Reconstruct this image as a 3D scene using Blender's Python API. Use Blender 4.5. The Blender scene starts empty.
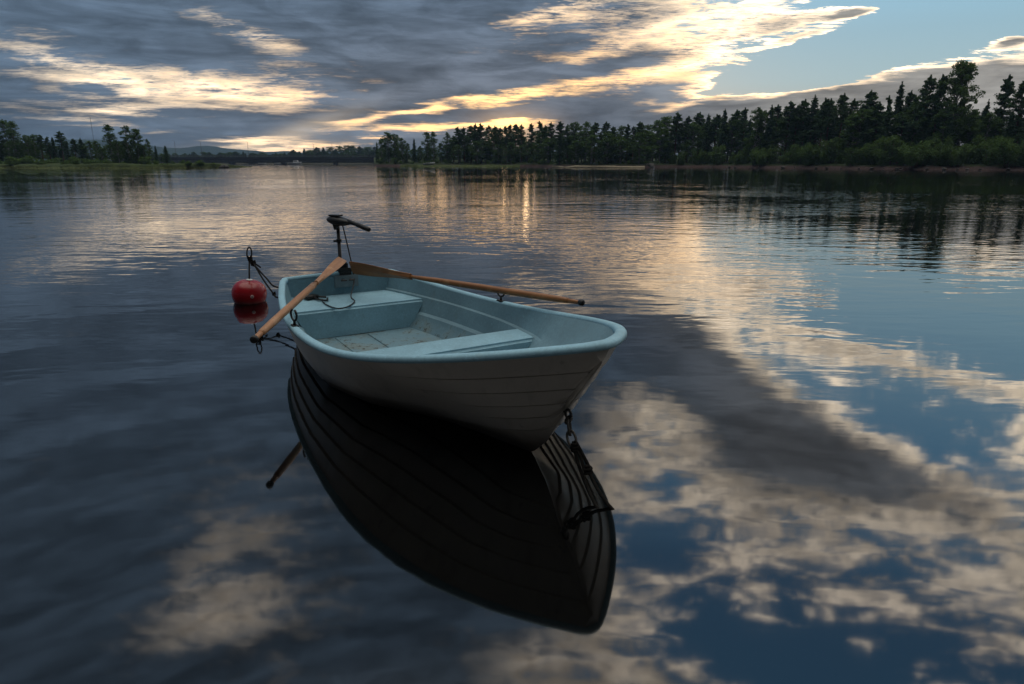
import bpy, bmesh, math, random
from mathutils import Vector, Matrix, noise as mnoise

sc = bpy.context.scene
COL = sc.collection
R = math.radians
PI = math.pi

# ------------------------------------------------------------------ camera
F_PX, HZ, CAM_H = 656.3, 162.0, 1.3
PITCH = math.atan((342 - HZ) / F_PX)
cam_data = bpy.data.cameras.new('camera')
cam_data.sensor_width = 36.0
cam_data.lens = F_PX / 1024 * 36.0
cam_data.clip_start = 0.05
cam_data.clip_end = 20000
cam = bpy.data.objects.new('camera', cam_data)
COL.objects.link(cam)
cam.location = (0, 0, CAM_H)
cam.rotation_euler = (PI / 2 - PITCH, 0, 0)
sc.camera = cam

# ------------------------------------------------------------------ exposure and renderer
vs = sc.view_settings
sc.display_settings.display_device = 'sRGB'
vs.view_transform = 'Standard'
vs.look = 'None'
vs.exposure = 0.0
vs.gamma = 1.0
vs.use_curve_mapping = False
sc.cycles.use_denoising = True
sc.cycles.max_bounces = 6
sc.cycles.diffuse_bounces = 3
sc.cycles.glossy_bounces = 3
sc.cycles.transparent_max_bounces = 8
sc.cycles.sample_clamp_indirect = 6


def view_ray(u, v):
    """Direction in the world that the photograph's pixel (u, v) looks along."""
    x, y = (u - 512) / F_PX, (v - 342) / F_PX
    c, s = math.cos(PITCH), math.sin(PITCH)
    return Vector((x, c - y * s, -s - y * c))


def at_z(u, v, z):
    d = view_ray(u, v)
    t = (z - CAM_H) / d.z
    return Vector((d.x * t, d.y * t, z))


def at_y(u, v, Y):
    d = view_ray(u, v)
    t = Y / d.y
    return Vector((d.x * t, Y, CAM_H + d.z * t))


def bearing(u, v):
    """Azimuth and elevation in degrees; below the horizon it is the mirrored sky that the water shows."""
    d = view_ray(u, v).normalized()
    return math.degrees(math.atan2(d.x, d.y)), math.degrees(math.asin(abs(d.z)))


# ------------------------------------------------------------------ node helper
class NT:
    def __init__(self, tree):
        self.t = tree
        tree.nodes.clear()

    def n(self, kind, **kw):
        nd = self.t.nodes.new(kind)
        for k, v in kw.items():
            setattr(nd, k, v)
        return nd

    def link(self, a, b):
        self.t.links.new(a, b)

    def put(self, sock, val):
        if isinstance(val, bpy.types.NodeSocket):
            self.link(val, sock)
        else:
            sock.default_value = val

    def m(self, op, a, b=None, c=None, clamp=False):
        nd = self.n('ShaderNodeMath', operation=op, use_clamp=clamp)
        self.put(nd.inputs[0], a)
        if b is not None:
            self.put(nd.inputs[1], b)
        if c is not None:
            self.put(nd.inputs[2], c)
        return nd.outputs[0]

    def comb(self, x, y, z):
        nd = self.n('ShaderNodeCombineXYZ')
        for i, v in enumerate((x, y, z)):
            self.put(nd.inputs[i], v)
        return nd.outputs[0]

    def noise(self, vec, scale, detail=6, rough=0.55, dist=0.0, lac=2.0):
        nd = self.n('ShaderNodeTexNoise')
        self.put(nd.inputs['Vector'], vec)
        nd.inputs['Scale'].default_value = scale
        nd.inputs['Detail'].default_value = detail
        nd.inputs['Roughness'].default_value = rough
        nd.inputs['Distortion'].default_value = dist
        nd.inputs['Lacunarity'].default_value = lac
        return nd.outputs['Fac']

    def smooth(self, x, lo, hi, a=0.0, b=1.0):
        nd = self.n('ShaderNodeMapRange', interpolation_type='SMOOTHSTEP')
        self.put(nd.inputs['Value'], x)
        for k, v in (('From Min', lo), ('From Max', hi), ('To Min', a), ('To Max', b)):
            self.put(nd.inputs[k], v)
        return nd.outputs['Result']

    def lin(self, x, lo, hi, a=0.0, b=1.0):
        nd = self.n('ShaderNodeMapRange')
        self.put(nd.inputs['Value'], x)
        for k, v in (('From Min', lo), ('From Max', hi), ('To Min', a), ('To Max', b)):
            self.put(nd.inputs[k], v)
        return nd.outputs['Result']

    def mix(self, f, a, b, blend='MIX'):
        nd = self.n('ShaderNodeMix', data_type='RGBA', blend_type=blend)
        self.put(nd.inputs['Factor'], f)
        for s, v in ((nd.inputs['A'], a), (nd.inputs['B'], b)):
            if isinstance(v, bpy.types.NodeSocket):
                self.link(v, s)
            else:
                s.default_value = (v[0], v[1], v[2], 1)
        # data_type RGBA: colour sockets are the third pair
        return nd.outputs['Result']

    def ramp(self, x, stops):
        nd = self.n('ShaderNodeValToRGB')
        self.put(nd.inputs[0], x)
        el = nd.color_ramp.elements
        while len(el) < len(stops):
            el.new(0.5)
        for e, (p, c) in zip(el, stops):
            e.position = p
            e.color = (c[0], c[1], c[2], 1) if not isinstance(c, float) else (c, c, c, 1)
        return nd.outputs[0]


def mixrgb(nt, f, a, b, blend='MIX'):
    nd = nt.n('ShaderNodeMix', data_type='RGBA', blend_type=blend)
    nt.put(nd.inputs[0], f)
    for s, v in ((nd.inputs[6], a), (nd.inputs[7], b)):
        if isinstance(v, bpy.types.NodeSocket):
            nt.link(v, s)
        else:
            s.default_value = (v[0], v[1], v[2], 1)
    return nd.outputs[2]


NT.mix = mixrgb

# ------------------------------------------------------------------ sky
SUN_AZ, SUN_EL = bearing(516, 141)
world = bpy.data.worlds.new('World')
sc.world = world
world.use_nodes = True
W = NT(world.node_tree)

geo = W.n('ShaderNodeNewGeometry')
sep = W.n('ShaderNodeSeparateXYZ')
tc = W.n('ShaderNodeTexCoord')
W.link(tc.outputs['Generated'], sep.inputs[0])
dx, dy = sep.outputs[0], sep.outputs[1]
dz = W.m('ABSOLUTE', sep.outputs[2])
AZ = W.m('MULTIPLY', W.m('ARCTAN2', dx, dy), 180 / PI)
EL = W.m('MULTIPLY', W.m('ARCSINE', dz), 180 / PI)
# flat cloud deck seen in perspective
den = W.m('ADD', dz, 0.045)
deck = W.comb(W.m('DIVIDE', dx, den), W.m('DIVIDE', dy, den), 0.0)
# slow warp of the bearings, so that cloud outlines wander
wn = W.n('ShaderNodeTexNoise')
wn.inputs['Scale'].default_value = 0.9
wn.inputs['Detail'].default_value = 4
wn.inputs['Roughness'].default_value = 0.6
W.link(deck, wn.inputs['Vector'])
wsep = W.n('ShaderNodeSeparateColor')
W.link(wn.outputs['Color'], wsep.inputs[0])
warp_amt = W.lin(EL, 0, 25, 2.2, 9.0)
AZw = W.m('MULTIPLY_ADD', W.m('SUBTRACT', wsep.outputs[0], 0.5), W.m('MULTIPLY', warp_amt, 1.8), AZ)
ELw = W.m('MULTIPLY_ADD', W.m('SUBTRACT', wsep.outputs[1], 0.5), W.m('MULTIPLY', warp_amt, 0.5), EL)


def blob(u, v, su, sv, amp, rot=0.0, hard=1.0):
    """A soft elliptical change of cloud cover. Centre and size are given as bearings read off the photograph
    (about 0.085 degrees per pixel); rot tilts the long axis upward to the right."""
    a0, e0 = bearing(u, v)
    k = 0.085
    if v > HZ:
        rot = -rot
    c, s = math.cos(R(rot)), math.sin(R(rot))
    da = W.m('SUBTRACT', AZw, a0)
    de = W.m('SUBTRACT', ELw, e0)
    p = W.m('MULTIPLY', W.m('MULTIPLY_ADD', de, s, W.m('MULTIPLY', da, c)), 1 / (su * k))
    q = W.m('MULTIPLY', W.m('MULTIPLY_ADD', da, -s, W.m('MULTIPLY', de, c)), 1 / (sv * k))
    r2 = W.m('MULTIPLY_ADD', p, p, W.m('MULTIPLY', q, q))
    if hard != 1.0:
        r2 = W.m('POWER', r2, hard)
    g = W.m('POWER', 2.718, W.m('MULTIPLY', r2, -1.0))
    return W.m('MULTIPLY', g, amp)


def total(items):
    out = items[0]
    for i in items[1:]:
        out = W.m('ADD', out, i)
    return out


SKY = [
    # clear wedge, upper right, and the blue above the frame that the water shows
    blob(1010, 10, 190, 48, -1.0, 8, 1.8),
    blob(850, 56, 105, 18, -0.75, 14, 1.5),
    blob(715, 88, 60, 9, -0.55, 14),
    blob(1010, 300, 220, 90, -0.95, 0, 1.6),
    blob(800, 240, 120, 28, -0.4, 14),
    blob(960, 690, 330, 62, -0.8, 4, 1.4),
    blob(760, 655, 130, 40, -0.5),
    # low bank on the right
    blob(1020, 112, 340, 54, 1.35, 9.5, 1.9),
    blob(830, 104, 120, 24, 0.8, 10, 1.6),
    # streaks in the blue as the water shows them
    blob(900, 372, 130, 8, 0.22, -8),
    blob(960, 386, 120, 7, 0.22, -4),
    blob(970, 425, 120, 40, -0.55, -12, 1.3),
    blob(862, 14, 26, 6, 1.35), blob(800, 20, 40, 9, 0.65, 5), blob(1012, 40, 26, 6, 1.35), blob(825, 32, 30, 5, 0.9, 6), blob(770, 48, 30, 5, 0.6, 10),
    blob(676, 98, 22, 3, 0.3, 10),
    # lit gaps, upper left
    blob(215, 90, 115, 22, -0.32, 4),
    blob(130, 84, 70, 10, -0.25, -3),
    blob(290, 98, 45, 8, -0.3),
    blob(255, 34, 40, 12, -0.22, -25),
    blob(60, 62, 60, 8, -0.2, -6),
    blob(105, 125, 70, 5, -0.16, -4), blob(20, 40, 60, 10, -0.14),
    blob(110, 110, 30, 4, -0.24),
    # lit lower edge of the great bank
    blob(410, 113, 110, 5, -0.34, 12),
    blob(520, 96, 50, 5, -0.36, 10),
    blob(590, 88, 70, 7, -0.27, 12), blob(660, 78, 60, 6, -0.22, 16),
    blob(540, 20, 60, 14, -0.22, 20), blob(600, 50, 60, 9, -0.22, 18),
    blob(630, 50, 80, 24, 0.12, 14),
    # streaks around the sun
    blob(430, 128, 55, 4, -0.42, 3),
    blob(515, 124, 30, 5, -0.55),
    blob(380, 135, 20, 3, -0.34),
    blob(650, 128, 26, 4, -0.25),
    # glow low on the left of the bridge
    blob(285, 150, 75, 6, -0.46, 4),
    blob(245, 141, 30, 3, -0.36),
    # mottled lit band the water shows on the lower right
    blob(650, 440, 70, 65, -0.40, 0),
    blob(640, 540, 80, 50, -0.42, 0),
    blob(800, 545, 190, 48, -0.44, 8), blob(960, 570, 120, 40, -0.30),
    blob(930, 455, 110, 25, -0.34, -20),
    blob(720, 325, 90, 26, -0.40, -35), blob(830, 395, 80, 20, -0.40, -28),
    blob(600, 300, 70, 30, -0.22, -20),
    # dark wedge between
    blob(760, 435, 115, 26, 0.22, -26), blob(820, 530, 280, 80, -0.10, 4), blob(640, 345, 70, 32, 0.3, -15),
    # lit patches on the lower left
    blob(235, 570, 60, 65, -0.21, 40), blob(320, 520, 200, 120, -0.07), blob(560, 668, 90, 26, -0.28), blob(190, 620, 80, 26, -0.12),
    blob(60, 470, 90, 40, -0.03),
]
base = W.m('ADD', total(SKY), 0.93)
n_fine = W.noise(deck, 1.7, 9, 0.62, 0.3)
n_big = W.noise(deck, 0.42, 5, 0.5, 0.2)
streak = W.noise(W.comb(W.m('MULTIPLY', AZ, 0.045), W.m('MULTIPLY', EL, 0.42), 3.1), 1.6, 7, 0.6, 0.4)
comb_map = W.n('ShaderNodeMapping')
W.link(deck, comb_map.inputs[0])
comb_map.inputs['Rotation'].default_value = (0, 0, R(24))
comb_map.inputs['Scale'].default_value = (0.62, 1.5, 1.0)
feather = comb_map.outputs[0]
n_small = W.noise(feather, 6.5, 7, 0.66, 1.1)
n_mid = W.noise(W.comb(W.m('MULTIPLY', AZ, 0.09), W.m('MULTIPLY', EL, 0.36), 7.7), 2.2, 6, 0.60, 0.6)
n_tiny = W.noise(feather, 17.0, 6, 0.68, 1.2)
busy = W.m('MULTIPLY', W.m('SUBTRACT', n_fine, 0.5), 0.85)
busy = W.m('MULTIPLY_ADD', W.m('SUBTRACT', n_small, 0.5), W.lin(EL, 2, 20, 0.40, 1.5), busy)
busy = W.m('MULTIPLY_ADD', W.m('SUBTRACT', n_tiny, 0.5), W.lin(EL, 6, 18, 0.30, 0.85), busy)
busy = W.m('MULTIPLY_ADD', W.m('SUBTRACT', n_mid, 0.5), W.lin(EL, 8, 20, 0.95, 0.6), busy)
busy = W.m('MULTIPLY_ADD', W.m('SUBTRACT', streak, 0.5), W.lin(EL, 4, 16, 0.5, 0.1), busy)
# the heart of the great bank is closed, its thin parts are broken up
d = W.m('MULTIPLY_ADD', busy, W.smooth(base, 0.35, 0.98, 1.35, 0.30), base)
d = W.m('MULTIPLY_ADD', W.m('SUBTRACT', n_big, 0.5), 0.40, d)

# light coming off the bearing of the sun
da = W.m('SUBTRACT', AZ, SUN_AZ)
de = W.m('SUBTRACT', EL, SUN_EL)
SUN_GLOW = bearing(512, 128)
da = W.m('SUBTRACT', AZ, SUN_GLOW[0])
de = W.m('SUBTRACT', EL, SUN_GLOW[1])
sun2 = W.m('MULTIPLY_ADD', W.m('MULTIPLY', da, da), 0.35, W.m('MULTIPLY', de, de))
near = W.m('POWER', 2.718, W.m('MULTIPLY', sun2, -1 / 42.0))
wide = W.m('POWER', 2.718, W.m('MULTIPLY', W.m('MULTIPLY_ADD', W.m('MULTIPLY', da, da), 0.10, W.m('MULTIPLY', de, de)), -1 / 60.0))

lit = W.mix(wide, (2.05, 1.68, 1.22), (2.6, 1.58, 0.74))
lit = W.mix(W.lin(EL, 11, 30, 0.0, 0.58), lit, (0.34, 0.325, 0.32))
thick = W.m('MULTIPLY_ADD', n_small, W.lin(EL, 4, 16, 0.25, 0.65), W.m('MULTIPLY', n_mid, W.lin(EL, 4, 16, 0.75, 0.35)))
glow_c = W.n('ShaderNodeCombineColor')
glow_v = W.smooth(thick, 0.40, W.lin(EL, 8, 20, 0.62, 0.66), W.lin(EL, 8, 20, 0.55, 0.30), W.lin(EL, 8, 20, 1.25, 1.75))
for i_ in range(3):
    W.link(glow_v, glow_c.inputs[i_])
lit = W.mix(1.0, lit, glow_c.outputs[0], 'MULTIPLY')
lit = W.mix(near, lit, (3.4, 1.9, 0.62))
dark = W.mix(W.smooth(d, 0.8, 1.35), (0.080, 0.121, 0.174), (0.062, 0.092, 0.138))
dark = W.mix(W.m('MULTIPLY', wide, 0.28), dark, (0.26, 0.215, 0.18))
dark = W.mix(W.m('MULTIPLY', W.smooth(AZ, 6, 24), W.smooth(EL, 17, 10, 0.45, 1.0)), dark, (0.27, 0.258, 0.238))
dark = W.mix(W.smooth(EL, 38, 58), dark, (0.27, 0.262, 0.240))
tone = W.m('MULTIPLY', W.lin(EL, 10, 36, 1.0, 0.62), W.smooth(n_mid, 0.32, 0.68, 0.80, 1.32))
tone = W.m('MULTIPLY', tone, W.smooth(streak, 0.32, 0.68, 0.74, 1.42))
tone_c = W.n('ShaderNodeCombineColor')
for i_ in range(3):
    W.link(tone, tone_c.inputs[i_])
dark = W.mix(1.0, dark, tone_c.outputs[0], 'MULTIPLY')
mid = W.mix(0.5, lit, (0.30, 0.31, 0.32))
clear = W.ramp(W.m('MULTIPLY', EL, 1 / 90), [(0.0, (0.50, 0.43, 0.32)), (0.035, (0.42, 0.46, 0.42)),
                                             (0.065, (0.34, 0.50, 0.56)), (0.12, (0.25, 0.46, 0.60)),
                                             (0.24, (0.105, 0.28, 0.47)), (0.36, (0.038, 0.115, 0.22)), (0.5, (0.04, 0.12, 0.22)), (1.0, (0.10, 0.22, 0.36))])
clear = W.mix(W.m('MULTIPLY', near, 0.35), clear, (0.9, 0.65, 0.38))
sky = W.n('ShaderNodeTexSky', sky_type='NISHITA')
sky.sun_disc = False
sky.sun_elevation = R(SUN_EL)
sky.sun_rotation = R(SUN_AZ)
sky.air_density = 1.0
sky.dust_density = 1.5
clear = W.mix(0.02, clear, sky.outputs[0], 'ADD')

def bearing_glow(u, v, su, sv, rot):
    a0, e0 = bearing(u, v)
    c, s_ = math.cos(R(rot)), math.sin(R(rot))
    x_ = W.m('SUBTRACT', AZ, a0)
    y_ = W.m('SUBTRACT', EL, e0)
    p = W.m('MULTIPLY', W.m('MULTIPLY_ADD', y_, s_, W.m('MULTIPLY', x_, c)), 1 / (su * 0.085))
    q = W.m('MULTIPLY', W.m('MULTIPLY_ADD', x_, -s_, W.m('MULTIPLY', y_, c)), 1 / (sv * 0.085))
    return W.m('POWER', 2.718, W.m('MULTIPLY', W.m('MULTIPLY_ADD', p, p, W.m('MULTIPLY', q, q)), -1.0))


a_edge = W.smooth(d, W.lin(EL, 8, 22, 0.20, 0.06), W.lin(EL, 8, 22, 0.42, 0.52))
a_mid = W.smooth(d, 0.40, 0.62)
a_dark = W.smooth(d, 0.54, 0.82)
col = W.mix(a_edge, clear, lit)
col = W.mix(a_mid, col, mid)
col = W.mix(a_dark, col, dark)
# sunbeams slanting out of the cloud, left of the sun, and the warm air round the sun
beams = W.m('ADD', W.m('MULTIPLY', bearing_glow(285, 137, 62, 8, 20), 0.85), W.m('MULTIPLY', bearing_glow(262, 149, 75, 6, 4), 0.8))
col = W.mix(beams, col, (0.46, 0.33, 0.18), 'ADD')
col = W.mix(bearing_glow(512, 131, 34, 16, 0), col, (0.75, 0.42, 0.13), 'ADD')
# the sky overhead is far brighter than the sky low down; the sky behind the viewer is the dim side
gain = W.m('ADD', W.lin(EL, 9, 40, 1.0, 2.3), W.smooth(EL, 40, 60, 0.0, 5.6))
side = W.smooth(W.m('MULTIPLY_ADD', dz, 1.0, dy), -0.05, 0.85, 0.085, 1.0)
gain = W.m('MULTIPLY', gain, side)
bg = W.n('ShaderNodeBackground')
W.link(col, bg.inputs['Color'])
W.link(gain, bg.inputs['Strength'])
wo = W.n('ShaderNodeOutputWorld')
W.link(bg.outputs[0], wo.inputs['Surface'])
world.cycles.sampling_method = 'MANUAL'
world.cycles.sample_map_resolution = 1024

# ------------------------------------------------------------------ sun, almost down behind the trees
sun_data = bpy.data.lights.new('sun', 'SUN')
sun_data.energy = 0.02
sun_data.angle = R(3.5)   # veiled by the cloud it sets behind
sun_data.color = (1.0, 0.66, 0.34)
sun = bpy.data.objects.new('sun', sun_data)
COL.objects.link(sun)
sd = Vector((math.sin(R(SUN_AZ)) * math.cos(R(SUN_EL)), math.cos(R(SUN_AZ)) * math.cos(R(SUN_EL)), math.sin(R(SUN_EL))))
sun.rotation_euler = sd.to_track_quat('Z', 'Y').to_euler()
sun.location = sd * 50


# ------------------------------------------------------------------ general helpers
def mat(name):
    m = bpy.data.materials.new(name)
    m.use_nodes = True
    nt = NT(m.node_tree)
    out = nt.n('ShaderNodeOutputMaterial')
    p = nt.n('ShaderNodeBsdfPrincipled')
    nt.link(p.outputs[0], out.inputs[0])
    return m, nt, p


def obj(name, bm, m, parent=None, smooth=False, loc=None):
    me = bpy.data.meshes.new(name)
    bmesh.ops.recalc_face_normals(bm, faces=bm.faces)
    bm.to_mesh(me)
    bm.free()
    for x in (m if isinstance(m, (list, tuple)) else [m]):
        me.materials.append(x)
    if smooth:
        for p in me.polygons:
            p.use_smooth = True
    o = bpy.data.objects.new(name, me)
    COL.objects.link(o)
    if parent is not None:
        o.parent = parent
    if loc is not None:
        o.location = loc
    return o


def tag(o, label=None, cat=None, group=None, kind=None):
    for k, v in (('label', label), ('category', cat), ('group', group), ('kind', kind)):
        if v:
            o[k] = v
    return o


def thing(name, label, cat, loc=(0, 0, 0), rz=0.0, group=None):
    o = bpy.data.objects.new(name, None)
    o.empty_display_size = 0.2
    COL.objects.link(o)
    o.location = loc
    o.rotation_euler = (0, 0, rz)
    return tag(o, label, cat, group)


# ------------------------------------------------------------------ water
def water():
    m, nt, p = mat('lake_water')
    tcx = nt.n('ShaderNodeTexCoord')
    P = tcx.outputs['Object']
    p.inputs['Base Color'].default_value = (0.0016, 0.0018, 0.0019, 1)
    p.inputs['IOR'].default_value = 1.92
    p.inputs['Specular Tint'].default_value = (1, 1, 1, 1)
    sp = nt.n('ShaderNodeSeparateXYZ')
    nt.link(P, sp.inputs[0])
    dist = nt.m('SQRT', nt.m('ADD', nt.m('MULTIPLY', sp.outputs[0], sp.outputs[0]), nt.m('MULTIPLY', sp.outputs[1], sp.outputs[1])))
    # calm and ruffled patches
    patch = nt.noise(P, 0.11, 3, 0.5, 0.5)
    ruff = nt.smooth(patch, 0.35, 0.65, 0.45, 1.25)
    calm = nt.smooth(dist, 2.6, 6.5, 0.30, 1.0)
    amp = nt.m('MULTIPLY', ruff, calm)
    mp = nt.n('ShaderNodeMapping')
    nt.link(P, mp.inputs[0])
    mp.inputs['Scale'].default_value = (0.45, 1.0, 1.0)
    mp.inputs['Rotation'].default_value = (0, 0, R(8))
    V = mp.outputs[0]
    h1 = nt.m('MULTIPLY', nt.noise(V, 1.1, 2, 0.5, 0.6), 0.005)
    h2 = nt.m('MULTIPLY', nt.noise(V, 2.4, 2, 0.5, 0.4), nt.smooth(dist, 3.5, 13, 0.004, 0.0135))
    h4 = nt.m('MULTIPLY', nt.noise(V, 7.5, 2, 0.5, 0.2), nt.smooth(dist, 4, 14, 0.0010, 0.0040))
    h3 = nt.m('MULTIPLY', nt.noise(V, 0.25, 1, 0.5, 0.3), 0.007)
    h = nt.m('MULTIPLY', nt.m('ADD', nt.m('ADD', nt.m('ADD', h1, h2), h3), h4), amp)
    b = nt.n('ShaderNodeBump')
    b.inputs['Strength'].default_value = 1.0
    b.inputs['Distance'].default_value = 1.0
    nt.link(h, b.inputs['Height'])
    nt.link(b.outputs[0], p.inputs['Normal'])
    nt.link(nt.smooth(dist, 3, 10, 0.04, 0.012), p.inputs['Roughness'])
    bm = bmesh.new()
    S = 3000
    vs_ = [bm.verts.new(c) for c in ((-S, -S, 0), (S, -S, 0), (S, S, 0), (-S, S, 0))]
    bm.faces.new(vs_)
    o = obj('lake_water', bm, m)
    tag(o, 'calm dark lake water mirroring the cloudy evening sky', 'water', kind='structure')
    return o


water()


# ------------------------------------------------------------------ land
def lerp_table(tab, u):
    if u <= tab[0][0]:
        return tab[0][1]
    for (a, x), (b, y) in zip(tab, tab[1:]):
        if u <= b:
            return x + (y - x) * (u - a) / (b - a)
    return tab[-1][1]


def bank(name, label, shore, m, depth, steps=150, rise=1.0, seed=0, flat=99.0, taper=0.0):
    """A strip of land whose water's edge runs along shore, given as (bearing column, distance)."""
    bm = bmesh.new()
    prof = [(0.0, -0.5), (0.25, -0.02), (0.8, 0.10), (1.6, 0.35), (2.8, 0.7), (5, 0.95), (9, 1.15), (20, 1.5), (60, 2.2), (160, 3.5), (420, 6.0)]
    u0, u1 = shore[0][0], shore[-1][0]
    rows = []
    for i in range(steps + 1):
        u = u0 + (u1 - u0) * i / steps
        Y = lerp_table(shore, u)
        dirv = view_ray(u, 163)
        dirv = Vector((dirv.x / dirv.y, 1, 0))
        ln = dirv.length
        dep = depth(u) if callable(depth) else depth
        row = []
        jit = (mnoise.noise(Vector((u * 0.05, seed, 0))) * 1.6 + mnoise.noise(Vector((u * 0.19, seed, 3))) * 0.7)
        for dd, z in prof:
            q = dd * dep
            p = dirv * (Y + (q + jit) / ln)
            zz = min(z, flat) * rise
            if taper and z > 0:
                zz *= min(1.0, max(0.02, (u1 - u) / taper))
            if z > 0.2:
                zz += mnoise.noise(Vector((p.x * 0.15, p.y * 0.15, seed))) * 0.35 * min(1, z)
            row.append(bm.verts.new((p.x, p.y, zz)))
        rows.append(row)
    for a, b in zip(rows, rows[1:]):
        for j in range(len(prof) - 1):
            bm.faces.new((a[j], b[j], b[j + 1], a[j + 1]))
    o = obj(name, bm, m, smooth=True)
    return tag(o, label, 'river bank', kind='structure')


def ground_mat(name, grass, edge, edge_h, scale=0.6):
    m, nt, p = mat(name)
    tcx = nt.n('ShaderNodeTexCoord')
    P = tcx.outputs['Object']
    sp = nt.n('ShaderNodeSeparateXYZ')
    nt.link(P, sp.inputs[0])
    a = nt.noise(P, scale, 6, 0.65)
    b = nt.noise(P, scale * 5, 4, 0.6)
    g = nt.mix(nt.smooth(a, 0.35, 0.65), grass, [c * 0.55 for c in grass])
    g = nt.mix(nt.smooth(b, 0.45, 0.7, 0, 0.6), g, [grass[0] * 1.5, grass[1] * 1.25, grass[2]])
    e = nt.mix(nt.smooth(b, 0.4, 0.6), edge, [c * 0.5 for c in edge])
    h = nt.m('ADD', sp.outputs[2], nt.m('MULTIPLY', nt.m('SUBTRACT', a, 0.5), 0.9))
    c = nt.mix(nt.smooth(h, edge_h - 0.15, edge_h + 0.15), e, g)
    nt.link(c, p.inputs['Base Color'])
    p.inputs['Roughness'].default_value = 0.95
    p.inputs['Specular IOR Level'].default_value = 0.1
    bp = nt.n('ShaderNodeBump')
    bp.inputs['Strength'].default_value = 0.6
    bp.inputs['Distance'].default_value = 0.3
    nt.link(b, bp.inputs['Height'])
    nt.link(bp.outputs[0], p.inputs['Normal'])
    return m


SHORE_W = [(374, 218), (400, 205), (470, 200), (530, 192), (560, 170), (640, 158), (665, 172), (700, 168), (760, 147), (850, 127), (940, 115),
           (1024, 107), (1200, 88), (1500, 72), (2200, 58)]
SHORE_L = [(-1100, 70), (-500, 95), (-200, 125), (0, 146), (100, 140), (180, 142), (215, 150), (240, 168), (252, 182)]
SHORE_F = [(60, 520), (250, 500), (330, 480), (420, 480), (520, 500)]

GRASS_BANK = ground_mat('meadow_grass', (0.060, 0.085, 0.034), (0.12, 0.145, 0.058), 0.3)
STONE_BANK = ground_mat('stony_bank', (0.040, 0.058, 0.028), (0.095, 0.066, 0.062), 0.55, 0.9)
FAR_BANK = ground_mat('far_bank_ground', (0.05, 0.06, 0.035), (0.09, 0.08, 0.06), 0.4)
SAND = ground_mat('beach_sand', (0.34, 0.30, 0.22), (0.20, 0.17, 0.12), 0.06, 1.5)

bank('river_bank', 'wooded river bank with a pale stony edge under the dark forest', SHORE_W, STONE_BANK, 1.0, 220, 1.0, 1)
bank('meadow_bank', 'low grassy river bank on the left with a green strip at the water', SHORE_L, GRASS_BANK,
     lambda u: 1.0 if u < 60 else max(0.03, 0.35 - (u - 60) / 194 * 0.33), 190, 0.9, 5, 1.0, 34.0)
bank('far_bank', 'far river bank behind the low bridge', SHORE_F, FAR_BANK, 1.0, 60, 1.0, 9)
bank('beach', 'thin strip of pale sand at the foot of the middle wood',
     [(552, 174.0), (575, 166.5), (600, 163.4), (640, 157.0), (645, 159)], SAND, 0.012, 40, 0.10, 1)
bank('beach', 'thin strip of dry grass at the foot of the middle wood',
     [(400, 204.0), (440, 201), (520, 193)], GRASS_BANK, 0.10, 40, 0.30, 1)


def hills():
    m, nt, p = mat('far_forest_hills')
    tcx = nt.n('ShaderNodeTexCoord')
    a = nt.noise(tcx.outputs['Object'], 0.02, 6, 0.65)
    nt.link(nt.mix(nt.smooth(a, 0.35, 0.65), (0.05, 0.075, 0.055), (0.03, 0.05, 0.04)), p.inputs['Base Color'])
    p.inputs['Roughness'].default_value = 1.0
    p.inputs['Specular IOR Level'].default_value = 0.0
    top = [(-1200, 154), (-300, 150), (0, 146), (40, 142), (75, 139.5), (100, 139.5), (125, 142), (150, 145), (165, 147.3), (180, 148.2), (190, 147.5), (200, 146.0),
           (209, 145.6), (218, 146.4), (226, 148.4), (238, 149.2), (250, 150.2), (258, 150.5), (266, 152.0), (280, 151.2), (292, 151.0), (305, 153),
           (340, 152), (420, 150), (520, 153), (700, 155), (1100, 154), (2200, 155)]
    Y = 2400
    bm = bmesh.new()
    rows = []
    N = 420
    for i in range(N + 1):
        u = -500 + 2000 * i / N
        dv = view_ray(u, 163)
        dv = Vector((dv.x / dv.y, 1, 0))
        k = Y * (1.0 / dv.length) ** 0.6
        zt = at_y(u, lerp_table(top, u), k).z + mnoise.noise(Vector((u * 0.11, 0, 0))) * 1.2
        row = []
        for f, zf in ((0.90, -0.02), (0.93, 0.25), (0.96, 0.62), (0.985, 0.9), (1.0, 1.0), (1.03, 0.85), (1.1, 0.1)):
            pz = dv * (k * f)
            row.append(bm.verts.new((pz.x, pz.y, zt * zf + (mnoise.noise(pz * 0.012) * 2.0 if 0 < zf < 1 else 0))))
        rows.append(row)
    for a_, b_ in zip(rows, rows[1:]):
        for j in range(6):
            bm.faces.new((a_[j], b_[j], b_[j + 1], a_[j + 1]))
    o = obj('hills', bm, m, smooth=True)
    tag(o, 'low blue wooded hills on the horizon beyond the bridge', 'hills', kind='structure')


hills()


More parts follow.
